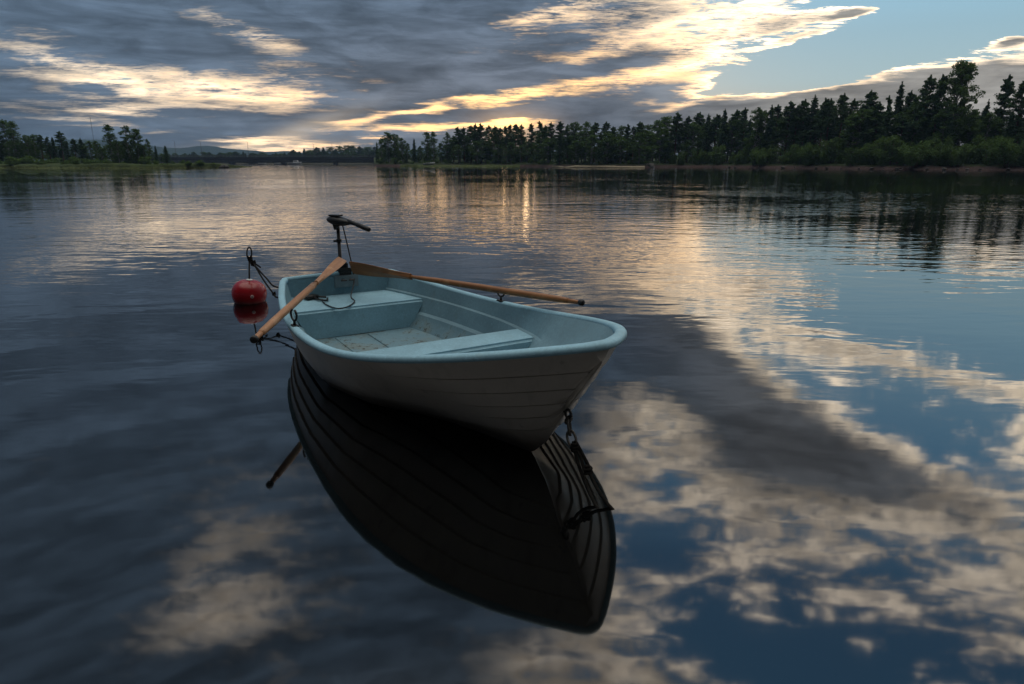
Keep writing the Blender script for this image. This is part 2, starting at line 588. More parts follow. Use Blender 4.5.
# ------------------------------------------------------------------ trees
def leaf_mat(name, c1, c2, trans=0.25):
    m, nt, p = mat(name)
    oi = nt.n('ShaderNodeObjectInfo')
    tcx = nt.n('ShaderNodeTexCoord')
    a = nt.noise(tcx.outputs['Object'], 0.9, 3, 0.6)
    f = nt.m('ADD', nt.m('MULTIPLY', a, 0.75), nt.m('MULTIPLY', oi.outputs['Random'], 0.45))
    nt.link(nt.mix(nt.smooth(f, 0.3, 0.85), c1, c2), p.inputs['Base Color'])
    p.inputs['Roughness'].default_value = 0.8
    p.inputs['Specular IOR Level'].default_value = 0.15
    out = [n for n in nt.t.nodes if n.type == 'OUTPUT_MATERIAL'][0]
    tr = nt.n('ShaderNodeBsdfTranslucent')
    tr.inputs[0].default_value = (c2[0] * 1.3, c2[1] * 1.3, c2[2] * 0.8, 1)
    mx = nt.n('ShaderNodeMixShader')
    mx.inputs[0].default_value = trans
    nt.link(p.outputs[0], mx.inputs[1])
    nt.link(tr.outputs[0], mx.inputs[2])
    nt.link(mx.outputs[0], out.inputs[0])
    return m


def bark_mat(name, c1, c2):
    m, nt, p = mat(name)
    tcx = nt.n('ShaderNodeTexCoord')
    a = nt.noise(tcx.outputs['Object'], 3.0, 4, 0.6)
    nt.link(nt.mix(nt.smooth(a, 0.4, 0.62), c1, c2), p.inputs['Base Color'])
    p.inputs['Roughness'].default_value = 0.9
    return m


PINE_LEAF = leaf_mat('pine_needles', (0.050, 0.098, 0.042), (0.076, 0.135, 0.054), 0.12)
SPRUCE_LEAF = leaf_mat('spruce_needles', (0.044, 0.090, 0.042), (0.068, 0.125, 0.054), 0.10)
BIRCH_LEAF = leaf_mat('birch_leaves', (0.060, 0.115, 0.036), (0.092, 0.155, 0.052), 0.30)
SHRUB_LEAF = leaf_mat('willow_leaves', (0.075, 0.135, 0.042), (0.115, 0.185, 0.06), 0.25)
PINE_BARK = bark_mat('pine_bark', (0.10, 0.065, 0.045), (0.17, 0.10, 0.06))
BIRCH_BARK = bark_mat('birch_bark', (0.45, 0.43, 0.40), (0.10, 0.09, 0.085))


class Mesh:
    def __init__(self):
        self.v, self.f = [], []

    def tube(self, pts, radii, n=6):
        base = len(self.v)
        for i, (p, r) in enumerate(zip(pts, radii)):
            p = Vector(p)
            a = Vector(pts[max(0, i - 1)])
            b = Vector(pts[min(len(pts) - 1, i + 1)])
            t = (b - a).normalized()
            s = t.orthogonal().normalized()
            w = t.cross(s)
            for k in range(n):
                an = 2 * PI * k / n
                self.v.append(p + (s * math.cos(an) + w * math.sin(an)) * r)
        for i in range(len(pts) - 1):
            for k in range(n):
                q = base + i * n
                self.f.append((q + k, q + (k + 1) % n, q + n + (k + 1) % n, q + n + k))

    def leaf(self, p, size, rnd, flat=0.0, long=1.6):
        d = Vector((rnd.gauss(0, 1), rnd.gauss(0, 1), rnd.gauss(0, 1) * (1 - flat))).normalized()
        e = d.orthogonal().normalized()
        e = Matrix.Rotation(rnd.random() * 6.28, 3, d) @ e
        i = len(self.v)
        self.v += [p - d * size * long * 0.5, p + e * size * 0.45, p + d * size * long * 0.5, p - e * size * 0.45]
        self.f.append((i, i + 1, i + 2, i + 3))

    def clump(self, c, rx, rz, n, size, rnd, flat=0.3):
        for _ in range(n):
            while True:
                x, y, z = rnd.uniform(-1, 1), rnd.uniform(-1, 1), rnd.uniform(-1, 1)
                if x * x + y * y + z * z < 1:
                    break
            self.leaf(Vector((c[0] + x * rx, c[1] + y * rx, c[2] + z * rz)), size * rnd.uniform(0.6, 1.3), rnd, flat)

    def build(self, name, m, parent=None, smooth=False):
        me = bpy.data.meshes.new(name)
        me.from_pydata([tuple(x) for x in self.v], [], self.f)
        me.materials.append(m)
        if smooth:
            for p in me.polygons:
                p.use_smooth = True
        o = bpy.data.objects.new(name, me)
        COL.objects.link(o)
        o.parent = parent
        return o


def trunk_line(h, rnd, lean=0.03):
    pts, x, y = [], 0.0, 0.0
    for i in range(9):
        pts.append(Vector((x, y, h * i / 8 - (0.3 if i == 0 else 0))))
        x += rnd.uniform(-1, 1) * lean * h / 8 * 2
        y += rnd.uniform(-1, 1) * lean * h / 8 * 2
    return pts


def on_line(pts, f):
    q = min(max(f, 0), 0.999) * (len(pts) - 1)
    i = int(q)
    return pts[i].lerp(pts[i + 1], q - i)


H0 = 12.0   # every prototype is 12 m tall


def pine(seed, low=0.42, leaves=5200, wide=1.0):
    rnd = random.Random(seed)
    t, c = Mesh(), Mesh()
    line = trunk_line(H0, rnd, 0.02)
    t.tube(line, [0.20 - 0.17 * i / 8 for i in range(9)], 7)
    nb = 64
    for k in range(nb):
        f = low + (0.985 - low) * (k / nb) ** 0.9
        q = (f - low) / (1 - low)
        rad = wide * 2.35 * ((q + 0.12) ** 0.45 * (1.04 - q) ** 0.8) * rnd.uniform(0.5, 1.15)
        an = rnd.random() * 2 * PI
        p0 = on_line(line, f)
        p1 = p0 + Vector((math.cos(an) * rad, math.sin(an) * rad, rad * rnd.uniform(0.05, 0.45)))
        t.tube([p0, p0.lerp(p1, 0.5) + Vector((0, 0, -0.05)), p1], [0.05, 0.035, 0.012], 4)
        n = int(leaves / nb)
        for s in range(2):
            cc = p0.lerp(p1, (0.55, 1.0)[s])
            c.clump(cc, rad * 0.30 + 0.14, 0.13 + rad * 0.11, n // 2, 0.17, rnd, 0.2)
    for k in range(4):
        an = rnd.random() * 6.28
        p0 = on_line(line, rnd.uniform(0.2, low))
        t.tube([p0, p0 + Vector((math.cos(an), math.sin(an), 0.1)) * rnd.uniform(0.3, 0.9)], [0.03, 0.01], 4)
    c.clump(line[-1] + Vector((0, 0, -0.1)), 0.12, 0.42, 70, 0.16, rnd, 0)
    return t, c, PINE_BARK, PINE_LEAF


def spruce(seed, leaves=6000, wide=1.0):
    rnd = random.Random(seed)
    t, c = Mesh(), Mesh()
    line = trunk_line(H0, rnd, 0.008)
    t.tube(line, [0.18 - 0.165 * i / 8 for i in range(9)], 6)
    whorls = 38
    for k in range(whorls):
        f = 0.07 + 0.91 * k / whorls
        rad = wide * (1.75 * (1 - f) ** 0.85 + 0.10) * rnd.uniform(0.8, 1.1)
        n = 7
        for j in range(n):
            an = 2 * PI * (j + rnd.random()) / n
            rr = rad * rnd.uniform(0.55, 1.15)
            p0 = on_line(line, min(0.99, f + rnd.uniform(-0.025, 0.025)))
            for s in range(4):
                q = 0.25 + 0.75 * s / 3
                p = p0 + Vector((math.cos(an) * rr * q, math.sin(an) * rr * q, -rr * 0.32 * q * q + rr * 0.06))
                c.clump(p, 0.18 + rr * 0.10, 0.16, max(2, int(leaves / (whorls * n * 4))), 0.18, rnd, 0.4)
    c.clump(line[-1], 0.06, 0.4, 30, 0.2, rnd, -0.4)
    return t, c, PINE_BARK, SPRUCE_LEAF


def birch(seed, leaves=5500, low=0.18, wide=1.0, size=0.17, nclump=95):
    rnd = random.Random(seed)
    t, c = Mesh(), Mesh()
    line = trunk_line(H0, rnd, 0.025)
    t.tube(line, [0.17 - 0.15 * i / 8 for i in range(9)], 7)
    for k in range(nclump):
        f = low + (0.97 - low) * rnd.random() ** 0.9
        q = (f - low) / (1 - low)
        rad = wide * 2.0 * max(0.12, math.sin(PI * min(1, 0.10 + 0.86 * q ** 0.85)) ** 0.7) * rnd.uniform(0.25, 1.08)
        an = rnd.random() * 2 * PI
        p0 = on_line(line, max(0.1, f - 0.10 * rad / 2))
        p1 = on_line(line, f) + Vector((math.cos(an) * rad, math.sin(an) * rad, rnd.uniform(-0.2, 0.4)))
        t.tube([p0, p0.lerp(p1, 0.5) + Vector((0, 0, 0.12)), p1], [0.045, 0.03, 0.01], 4)
        r = rnd.uniform(0.26, 0.58)
        c.clump(p1, r, r * 0.85, int(leaves / nclump * r / 0.47), size, rnd, 0.1)
    c.clump(line[-1] + Vector((0, 0, -0.3)), 0.3, 0.5, 60, size, rnd, 0)
    return t, c, BIRCH_BARK, BIRCH_LEAF


def shrub(seed, leaves=2200):
    rnd = random.Random(seed)
    t, c = Mesh(), Mesh()
    for k in range(9):
        an = rnd.random() * 2 * PI
        tip = Vector((math.cos(an) * rnd.uniform(0.3, 1.5), math.sin(an) * rnd.uniform(0.3, 1.5), rnd.uniform(1.3, 2.9)))
        t.tube([Vector((tip.x * 0.1, tip.y * 0.1, -0.25)), Vector((tip.x * 0.55, tip.y * 0.55, tip.z * 0.55)), tip], [0.04, 0.03, 0.01], 4)
        for q in (0.35, 0.65, 0.95):
            p = Vector((tip.x * q, tip.y * q, tip.z * q))
            c.clump(p, 0.5, 0.42, leaves // 27, 0.14, rnd, -0.2)
    return t, c, PINE_BARK, SHRUB_LEAF


PROTO = {}


def plant(kind, variant, name, label, cat, loc, h, wide=1.0, group=None, rz=0.0):
    """First use of a kind builds it; later ones copy the thing, its trunk and its crown."""
    key = (kind, variant)
    base_h = {'shrub': 3.0}.get(kind, H0)
    if key not in PROTO:
        maker = {'pine': lambda s: pine(s, (0.40, 0.48, 0.34, 0.55)[s % 4]),
                 'spruce': lambda s: spruce(s, wide=(1.0, 0.8, 1.15, 0.9)[s % 4]),
                 'birch': lambda s: birch(s),
                 'tall_birch': lambda s: birch(s + 40, 13000, 0.24, 1.2, 0.15, 190),
                 'column': lambda s: birch(s + 60, 6000, 0.05, 0.85, 0.17, 130),
                 'shrub': lambda s: shrub(s)}[kind]
        t, c, tm, cm = maker(variant)
        PROTO[key] = (t.build('trunk', tm).data, c.build('crown', cm).data)
        for o in [o for o in bpy.data.objects if o.data in PROTO[key]]:
            bpy.data.objects.remove(o)
    root = thing(name, label, cat, loc, rz, group)
    s = h / base_h
    root.scale = (s * wide, s * wide, s)
    for part, me in (('trunk' if kind != 'shrub' else 'stem', PROTO[key][0]), ('crown' if kind != 'shrub' else 'foliage', PROTO[key][1])):
        o = bpy.data.objects.new(part, me)
        COL.objects.link(o)
        o.parent = root
    return root


rt = random.Random(11)


def ground_z(off):
    return 0.9 if off < 12 else 1.3


def set_tree(kind, variant, u, top, Y, name, label, cat, wide=1.0, group=None, gz=None, top_abs=None):
    p = at_y(u, top, Y)
    z0 = 0.9 if gz is None else gz
    return plant(kind, variant, name, label, cat, (p.x, Y, z0), p.z - z0, wide, group, rt.random() * 6.28)


NAME = {'pine': ('pine_tree', 'pine tree'), 'spruce': ('spruce_tree', 'spruce tree'), 'birch': ('birch_tree', 'birch tree'),
        'tall_birch': ('birch_tree', 'birch tree'), 'column': ('broadleaf_tree', 'tree')}
ORD = ['first', 'second', 'third', 'fourth', 'fifth', 'sixth', 'seventh', 'eighth', 'ninth', 'tenth', 'eleventh', 'twelfth']
G_R, G_M, G_L, G_F = 'trees of the right shore forest', 'trees of the middle wood', 'trees on the left bank', 'trees beyond the bridge'

# right shore: treetops that stand out against the sky (column, row, kind, width, label or None)
RIGHT = [
    (963, 61, 'tall_birch', 1.0, 'tallest tree of the right shore, an airy leafy birch above the dark pines'),
    (1010, 76, 'pine', 0.9, 'slender open pine with sky showing through, right of the tallest birch'),
    (1026, 80, 'pine', 1.1, 'pine cut by the right edge of the photo'),
    (989, 101, 'spruce', 0.8, 'low thin spruce in the gap between the tallest birch and the slender pine'),
    (1000, 108, 'pine', 0.9, None),
    (943, 76, 'pine', 0.9, 'tall dark pine touching the left side of the tallest birch'),
    (930, 77, 'pine', 1.1, 'broad dark pine, second treetop left of the tallest birch'),
    (902, 84, 'spruce', 1.15, 'pointed conifer tip, third tall top left of the tallest birch'),
    (911, 92, 'pine', 0.8, None), (919, 97, 'pine', 0.9, None),
    (889, 97, 'pine', 0.9, 'shorter pine between the broad dark conifer and the pointed conifer'),
    (871, 92, 'pine', 1.3, 'broad dense dark conifer standing apart, fourth tall top left of the tallest birch'),
    (880, 103, 'pine', 1.0, None), (861, 108, 'pine', 0.9, None),
    (854, 100, 'pine', 0.8, None), (845, 94.6, 'pine', 1.1, 'bushy-topped pine, fifth tall top left of the tallest birch'),
    (831.5, 100, 'pine', 0.9, None), (825.6, 99, 'pine', 0.8, None), (815, 97, 'spruce', 1.0, None), (806, 100.5, 'pine', 0.9, None),
    (798, 107, 'pine', 1.0, None), (790.5, 102, 'pine', 1.0, None), (779, 106, 'pine', 1.0, None), (772, 106.5, 'spruce', 0.9, None),
    (765, 111, 'birch', 1.0, None), (758.6, 107.3, 'birch', 0.9, None), (746, 109, 'pine', 0.9, None), (737, 110.5, 'pine', 0.9, None),
    (725.5, 110, 'spruce', 1.0, None), (717, 115, 'pine', 1.0, None), (709, 115, 'spruce', 1.0, None), (700.6, 113, 'pine', 1.0, None),
    (689, 117, 'pine', 1.1, None), (677.6, 113, 'pine', 1.0, None), (667, 117, 'birch', 1.2, None), (658, 120.5, 'birch', 1.2, None),
    (1048, 84, 'pine', 1.0, None), (1075, 90, 'spruce', 1.0, None), (1100, 80, 'pine', 1.0, None),
]
for i, (u, top, kind, wide, lab) in enumerate(RIGHT):
    Y = lerp_table(SHORE_W, u) + rt.uniform(9, 13)
    nm, ct = NAME[kind]
    label = lab or ('dark pointed spruce in the forest row along the right shore' if kind == 'spruce' else
                    'leafy green birch in the forest row along the right shore' if kind == 'birch' else 'dark pine in the forest row along the right shore')
    set_tree(kind, i % 4, u, top, Y, nm, label, ct, wide * (1.0 if lab else 1.35), G_R if not lab else None)
for i in range(90):
    u = 652 + (1070 - 652) * (i + rt.random()) / 90
    sky_row = lerp_table([(650, 124), (700, 118), (760, 113), (850, 106), (900, 104), (950, 100), (1024, 112), (1080, 105)], u)
    top = sky_row + (rt.uniform(1, 9) if i % 2 else rt.uniform(8, 24))
    kind = rt.choice(['pine', 'spruce', 'spruce', 'birch', 'birch'])
    nm, ct = NAME[kind]
    set_tree(kind, rt.randrange(4), u, top, lerp_table(SHORE_W, u) + rt.uniform(6.5, 20), nm,
             {'pine': 'dark pine in the dense lower mass of the right shore forest', 'spruce': 'dark spruce in the dense lower mass of the right shore forest',
              'birch': 'small birch in the dense lower mass of the right shore forest'}[kind], ct, rt.uniform(1.5, 2.1), G_R)
for i in range(56):
    u = 668 + (1075 - 668) * (i + rt.random()) / 56
    Y = lerp_table(SHORE_W, u) + rt.uniform(1.8, 6.0)
    top = lerp_table([(660, 153), (740, 149), (850, 143), (930, 138), (1024, 139), (1080, 136)], u) + rt.uniform(-5, 7)
    p = at_y(u, top, Y)
    plant('shrub', rt.randrange(4), 'shrub', 'green willow shrub along the stony water edge of the right shore', 'shrub', (p.x, Y, 0.35), max(1.2, p.z - 0.35),
          rt.uniform(0.65, 1.05), 'shrubs along the right shore', rt.random() * 6.28)

# middle wood
MID = [
    (376.6, 142, 'spruce', 0.7), (381, 138, 'birch', 1.0), (388, 132.7, 'birch', 1.25), (394, 134, 'birch', 1.1), (401.5, 138, 'birch', 1.0), (407, 143, 'birch', 1.0),
    (414, 139, 'spruce', 0.9), (420, 146, 'birch', 1.0),
    (427, 131.7, 'column', 1.0), (433, 131.9, 'column', 0.9), (447, 132.7, 'column', 1.1), (441, 143, 'birch', 1.0), (453, 136, 'pine', 1.0), (458, 127.3, 'pine', 1.0), (464, 128, 'pine', 1.0),
    (471, 126, 'pine', 1.0), (475.4, 124.4, 'pine', 0.9), (480.5, 124, 'pine', 1.0), (488.6, 126, 'pine', 1.0), (494.5, 126.5, 'pine', 0.9), (500, 128, 'pine', 0.9),
    (506, 126.4, 'pine', 0.8), (510.5, 125, 'pine', 0.8), (516, 124.6, 'pine', 0.9), (521.5, 125, 'pine', 0.8), (531.6, 124, 'pine', 0.8), (539.5, 122, 'pine', 1.0), (545, 126, 'pine', 0.8),
    (551, 123, 'pine', 0.9), (560.6, 122, 'pine', 1.0), (568, 125, 'pine', 1.0), (575.6, 122.3, 'birch', 1.1), (586, 122, 'birch', 1.1), (595, 123, 'pine', 1.2),
    (606, 122.6, 'pine', 1.1), (613, 127, 'pine', 1.0), (621, 126, 'birch', 1.0), (628, 124.4, 'pine', 0.7), (634, 127, 'pine', 0.9), (639.7, 122.3, 'pine', 1.0), (648, 125, 'birch', 1.0),
]
MID_LABEL = {427: 'feathery tall tree left of a narrow sky gap, alone above the middle wood', 376.6: 'small pointed spruce at the left end of the middle wood, by the bridge',
             388: 'round leafy birch, highest crown at the left end of the middle wood', 414: 'short dark spruce between the round birches and the feathery tall tree',
             447: 'tree just right of the narrow sky gap in the middle wood', 628: 'thin pine beside a notch of sky, in the right half of the middle wood'}
for i, (u, top, kind, wide) in enumerate(MID):
    Y = lerp_table(SHORE_W, u) + rt.uniform(7, 13)
    nm, ct = NAME[kind]
    lab = MID_LABEL.get(u)
    set_tree(kind, i % 4, u, top, Y, nm, lab or ('leafy tree in the skyline of the middle wood' if kind in ('birch', 'column') else 'dark conifer in the skyline of the middle wood'),
             ct, wide * (1.35 if kind != 'spruce' else 1.2), None if lab else G_M)
for i in range(84):
    u = 376 + (655 - 376) * (i + rt.random()) / 84
    sky_row = lerp_table([(376, 146), (388, 139), (400, 143), (412, 149), (427, 141), (437, 152), (447, 142), (458, 136), (480, 132), (520, 134), (600, 130), (655, 130)], u)
    kind = rt.choice(['spruce', 'birch', 'birch', 'column'])
    nm, ct = NAME[kind]
    set_tree(kind, rt.randrange(4), u, sky_row + (rt.uniform(0, 9) if i % 2 else rt.uniform(8, 18)), lerp_table(SHORE_W, u) + rt.uniform(4, 24), nm,
             'tree in the dense dark lower mass of the middle wood', ct, rt.uniform(2.0, 2.8), G_M)

for i in range(40):
    u = 378 + (660 - 378) * (i + rt.random()) / 40
    Y = lerp_table(SHORE_W, u) + rt.uniform(3.5, 6)
    p = at_y(u, 160.5 + rt.uniform(-3, 2), Y)
    plant('shrub', rt.randrange(4), 'shrub', 'dark low bush at the foot of the middle wood', 'shrub', (p.x, Y, 0.6), max(1.0, p.z - 0.6),
          rt.uniform(1.0, 1.6), 'bushes at the foot of the middle wood', rt.random() * 6.28)

# left bank
LEFT = [
    (3, 120, 'column', 1.0, 'tall ragged tree at the left edge of the photo'), (10.5, 121.5, 'column', 0.9, 'tall ragged tree, second from the left edge'), (-8, 124, 'column', 1.0, None),
    (25, 135, 'birch', 1.0, None), (32, 134.5, 'birch', 1.0, None), (39, 135, 'pine', 1.0, None), (47, 137, 'pine', 0.9, None), (52, 137.5, 'spruce', 1.0, None),
    (59, 131.7, 'pine', 1.1, 'lone pine standing out above the low left wood'), (73, 139, 'pine', 1.0, None), (80, 138.6, 'spruce', 1.2, None), (66, 141, 'spruce', 1.0, None),
    (95, 141, 'birch', 0.9, None),
    (107.5, 125, 'column', 0.95, 'leftmost of the three tall close trees on the left bank'), (124, 126, 'column', 0.95, 'middle one of the three tall close trees on the left bank'),
    (135, 129, 'column', 1.05, 'rightmost and broadest of the three tall close trees on the left bank'), (147, 139, 'birch', 0.55, 'thin leaning birch just right of the three tall trees'),
    (155, 146, 'spruce', 0.9, 'left one of the two small pointed spruces near the bridge end'), (165, 146, 'spruce', 1.2, 'right one of the two small pointed spruces near the bridge end'),
    (116, 140, 'birch', 1.0, None), (143, 146, 'birch', 1.0, None), (100, 146, 'birch', 1.0, None), (-25, 130, 'pine', 1.0, None), (-45, 134, 'spruce', 1.0, None), (-70, 128, 'pine', 1.0, None),
]
for i, (u, top, kind, wide, lab) in enumerate(LEFT):
    near_ = u > 100
    Y = lerp_table(SHORE_L, u) + (rt.uniform(6, 9) if near_ else rt.uniform(22, 30))
    nm, ct = NAME[kind]
    set_tree(kind, i % 4, u, top, Y, nm, lab or 'tree in the low dark wood on the left bank', ct, wide * 1.55, None if lab else G_L, gz=0.9)
for i in range(40):
    u = -60 + 225 * (i + rt.random()) / 40
    kind = rt.choice(['spruce', 'birch', 'birch'])
    nm, ct = NAME[kind]
    set_tree(kind, rt.randrange(4), u, lerp_table([(-60, 141), (100, 142), (140, 146), (165, 152)], u) + rt.uniform(-2, 7), lerp_table(SHORE_L, u) + rt.uniform(24, 45), nm,
             'tree in the low dark wood on the left bank', ct, rt.uniform(2.0, 2.8), G_L, gz=1.0)
for i in range(46):
    u = -40 + 255 * (i + rt.random()) / 46
    Y = lerp_table(SHORE_L, u) + rt.uniform(2.5, 15) * (1.0 if u < 150 else 0.3)
    p = at_y(u, (157.5 if u < 150 else 161.5) + rt.uniform(-2.0, 4.0), Y)
    plant('shrub', rt.randrange(4), 'shrub', 'low green bush in the meadow of the left bank', 'shrub', (p.x, Y, 0.35), max(0.7, p.z - 0.35),
          rt.uniform(1.2, 1.9), 'bushes on the left bank', rt.random() * 6.28)

# far bank behind the bridge
FAR = [(293.6, 149.8), (304, 148.6), (310, 150), (316.5, 147.3), (323, 147.3), (331, 147), (336, 148.4), (340, 146), (348, 145.4), (352, 145.8), (360, 146.7), (368, 147), (375, 147)]
for i in range(96):
    FAR.append((150 + 232 * (i + rt.random()) / 96, 0))
for i, (u, top) in enumerate(FAR):
    if not top:
        top = lerp_table([(150, 152.5), (290, 152), (304, 150.5), (380, 149.5)], u) + rt.uniform(-0.8, 3.5)
    kind = rt.choice(['pine', 'spruce', 'birch'])
    nm, ct = NAME[kind]
    set_tree(kind, rt.randrange(4), u, top, 490 + rt.uniform(5, 45), nm, 'dark tree in the distant forest line behind the bridge', ct,
             rt.uniform(2.2, 3.2), G_F, gz=0.6)


def reeds():
    """Grass at the water's edge of the left bank: nobody could count the blades."""
    rnd = random.Random(4)
    g = Mesh()
    for k in range(9000):
        u = rnd.uniform(-60, 250)
        Y = lerp_table(SHORE_L, u) + rnd.uniform(0.6, 4.0) * (1 if u < 200 else 0.5)
        d_ = view_ray(u, 163)
        p = Vector((d_.x / d_.y * Y, Y, 0.0))
        h = rnd.uniform(0.25, 0.6) * min(1.0, (262 - u) / 40)
        w = rnd.uniform(0.04, 0.1)
        i = len(g.v)
        lx, ly = rnd.uniform(-0.2, 0.2), rnd.uniform(-0.2, 0.2)
        g.v += [p + Vector((-w, 0, -0.1)), p + Vector((w, 0, -0.1)), p + Vector((lx, ly, h))]
        g.f.append((i, i + 1, i + 2))
    m, nt, p = mat('reed_grass')
    p.inputs['Base Color'].default_value = (0.13, 0.155, 0.06, 1)
    p.inputs['Roughness'].default_value = 0.9
    o = g.build('reed_grass', m)
    tag(o, 'light green grass and reeds along the left water edge', 'grass', kind='stuff')


reeds()


# ------------------------------------------------------------------ bridge, mast, cabin, far boats
def simple_mat(name, c, rough=0.8, metal=0.0, spec=0.3, var=0.25, scale=4.0):
    m, nt, p = mat(name)
    tcx = nt.n('ShaderNodeTexCoord')
    a = nt.noise(tcx.outputs['Object'], scale, 5, 0.6)
    nt.link(nt.mix(nt.smooth(a, 0.3, 0.7), [x * (1 - var) for x in c], [min(1, x * (1 + var)) for x in c]), p.inputs['Base Color'])
    p.inputs['Roughness'].default_value = rough
    p.inputs['Metallic'].default_value = metal
    p.inputs['Specular IOR Level'].default_value = spec
    return m


def add_box(bm, c, s, rot=None):
    mtx = Matrix.Translation(c) @ (rot.to_4x4() if rot else Matrix()) @ Matrix.Diagonal((s[0], s[1], s[2], 1))
    return bmesh.ops.create_cube(bm, size=1.0, matrix=mtx)['verts']


def tube_bm(bm, pts, r, n=8, cap=True):
    """A tube of radius r (number or list) along points."""
    pts = [Vector(p) for p in pts]
    rad = r if isinstance(r, (list, tuple)) else [r] * len(pts)
    t0 = (pts[1] - pts[0]).normalized()
    s = t0.orthogonal().normalized()
    rings = []
    for i, p in enumerate(pts):
        t = (pts[min(i + 1, len(pts) - 1)] - pts[max(i - 1, 0)]).normalized()
        s = (s - t * s.dot(t)).normalized()
        w = t.cross(s)
        rings.append([bm.verts.new(p + (s * math.cos(2 * PI * k / n) + w * math.sin(2 * PI * k / n)) * rad[i]) for k in range(n)])
    for a, b in zip(rings, rings[1:]):
        for k in range(n):
            bm.faces.new((a[k], a[(k + 1) % n], b[(k + 1) % n], b[k]))
    if cap:
        bm.faces.new(rings[0][::-1])
        bm.faces.new(rings[-1])


def smooth_pts(ctrl, n=10):
    """Catmull-Rom through control points."""
    P = [Vector(c) for c in ctrl]
    P = [P[0] * 2 - P[1]] + P + [P[-1] * 2 - P[-2]]
    out = []
    for i in range(1, len(P) - 2):
        for k in range(n):
            t = k / n
            a, b, c, d_ = P[i - 1], P[i], P[i + 1], P[i + 2]
            out.append(0.5 * ((2 * b) + (c - a) * t + (2 * a - 5 * b + 4 * c - d_) * t * t + (3 * b - a - 3 * c + d_) * t ** 3))
    out.append(P[-2])
    return out


def lathe_bm(bm, prof, n=24, origin=(0, 0, 0)):
    o = Vector(origin)
    rings = []
    for r, z in prof:
        if r < 1e-5:
            rings.append([bm.verts.new(o + Vector((0, 0, z)))])
        else:
            rings.append([bm.verts.new(o + Vector((r * math.cos(2 * PI * k / n), r * math.sin(2 * PI * k / n), z))) for k in range(n)])
    for a, b in zip(rings, rings[1:]):
        for k in range(n):
            q = (k + 1) % n
            if len(a) == 1 and len(b) == 1:
                continue
            if len(a) == 1:
                bm.faces.new((a[0], b[q], b[k]))
            elif len(b) == 1:
                bm.faces.new((a[k], a[q], b[0]))
            else:
                bm.faces.new((a[k], a[q], b[q], b[k]))


CONCRETE = simple_mat('bridge_concrete', (0.20, 0.20, 0.195), 0.9, var=0.2, scale=0.8)
DARKSTEEL = simple_mat('dark_girder_steel', (0.035, 0.035, 0.038), 0.6)
GREYSTEEL = simple_mat('grey_railing_steel', (0.16, 0.165, 0.17), 0.6, 0.3)
WHITEPAINT = simple_mat('white_boat_paint', (0.75, 0.77, 0.80), 0.4, var=0.06)
GLASSDARK = simple_mat('dark_window_glass', (0.02, 0.025, 0.03), 0.08, spec=0.6)
REDWOOD = simple_mat('red_cabin_boards', (0.16, 0.035, 0.025), 0.85)
ROOFMAT = simple_mat('dark_cabin_roof', (0.05, 0.045, 0.045), 0.85)
WHITEWOOD = simple_mat('white_cabin_trim', (0.6, 0.6, 0.58), 0.7, var=0.08)
STONE = simple_mat('grey_boulder', (0.11, 0.105, 0.10), 0.9, var=0.4)


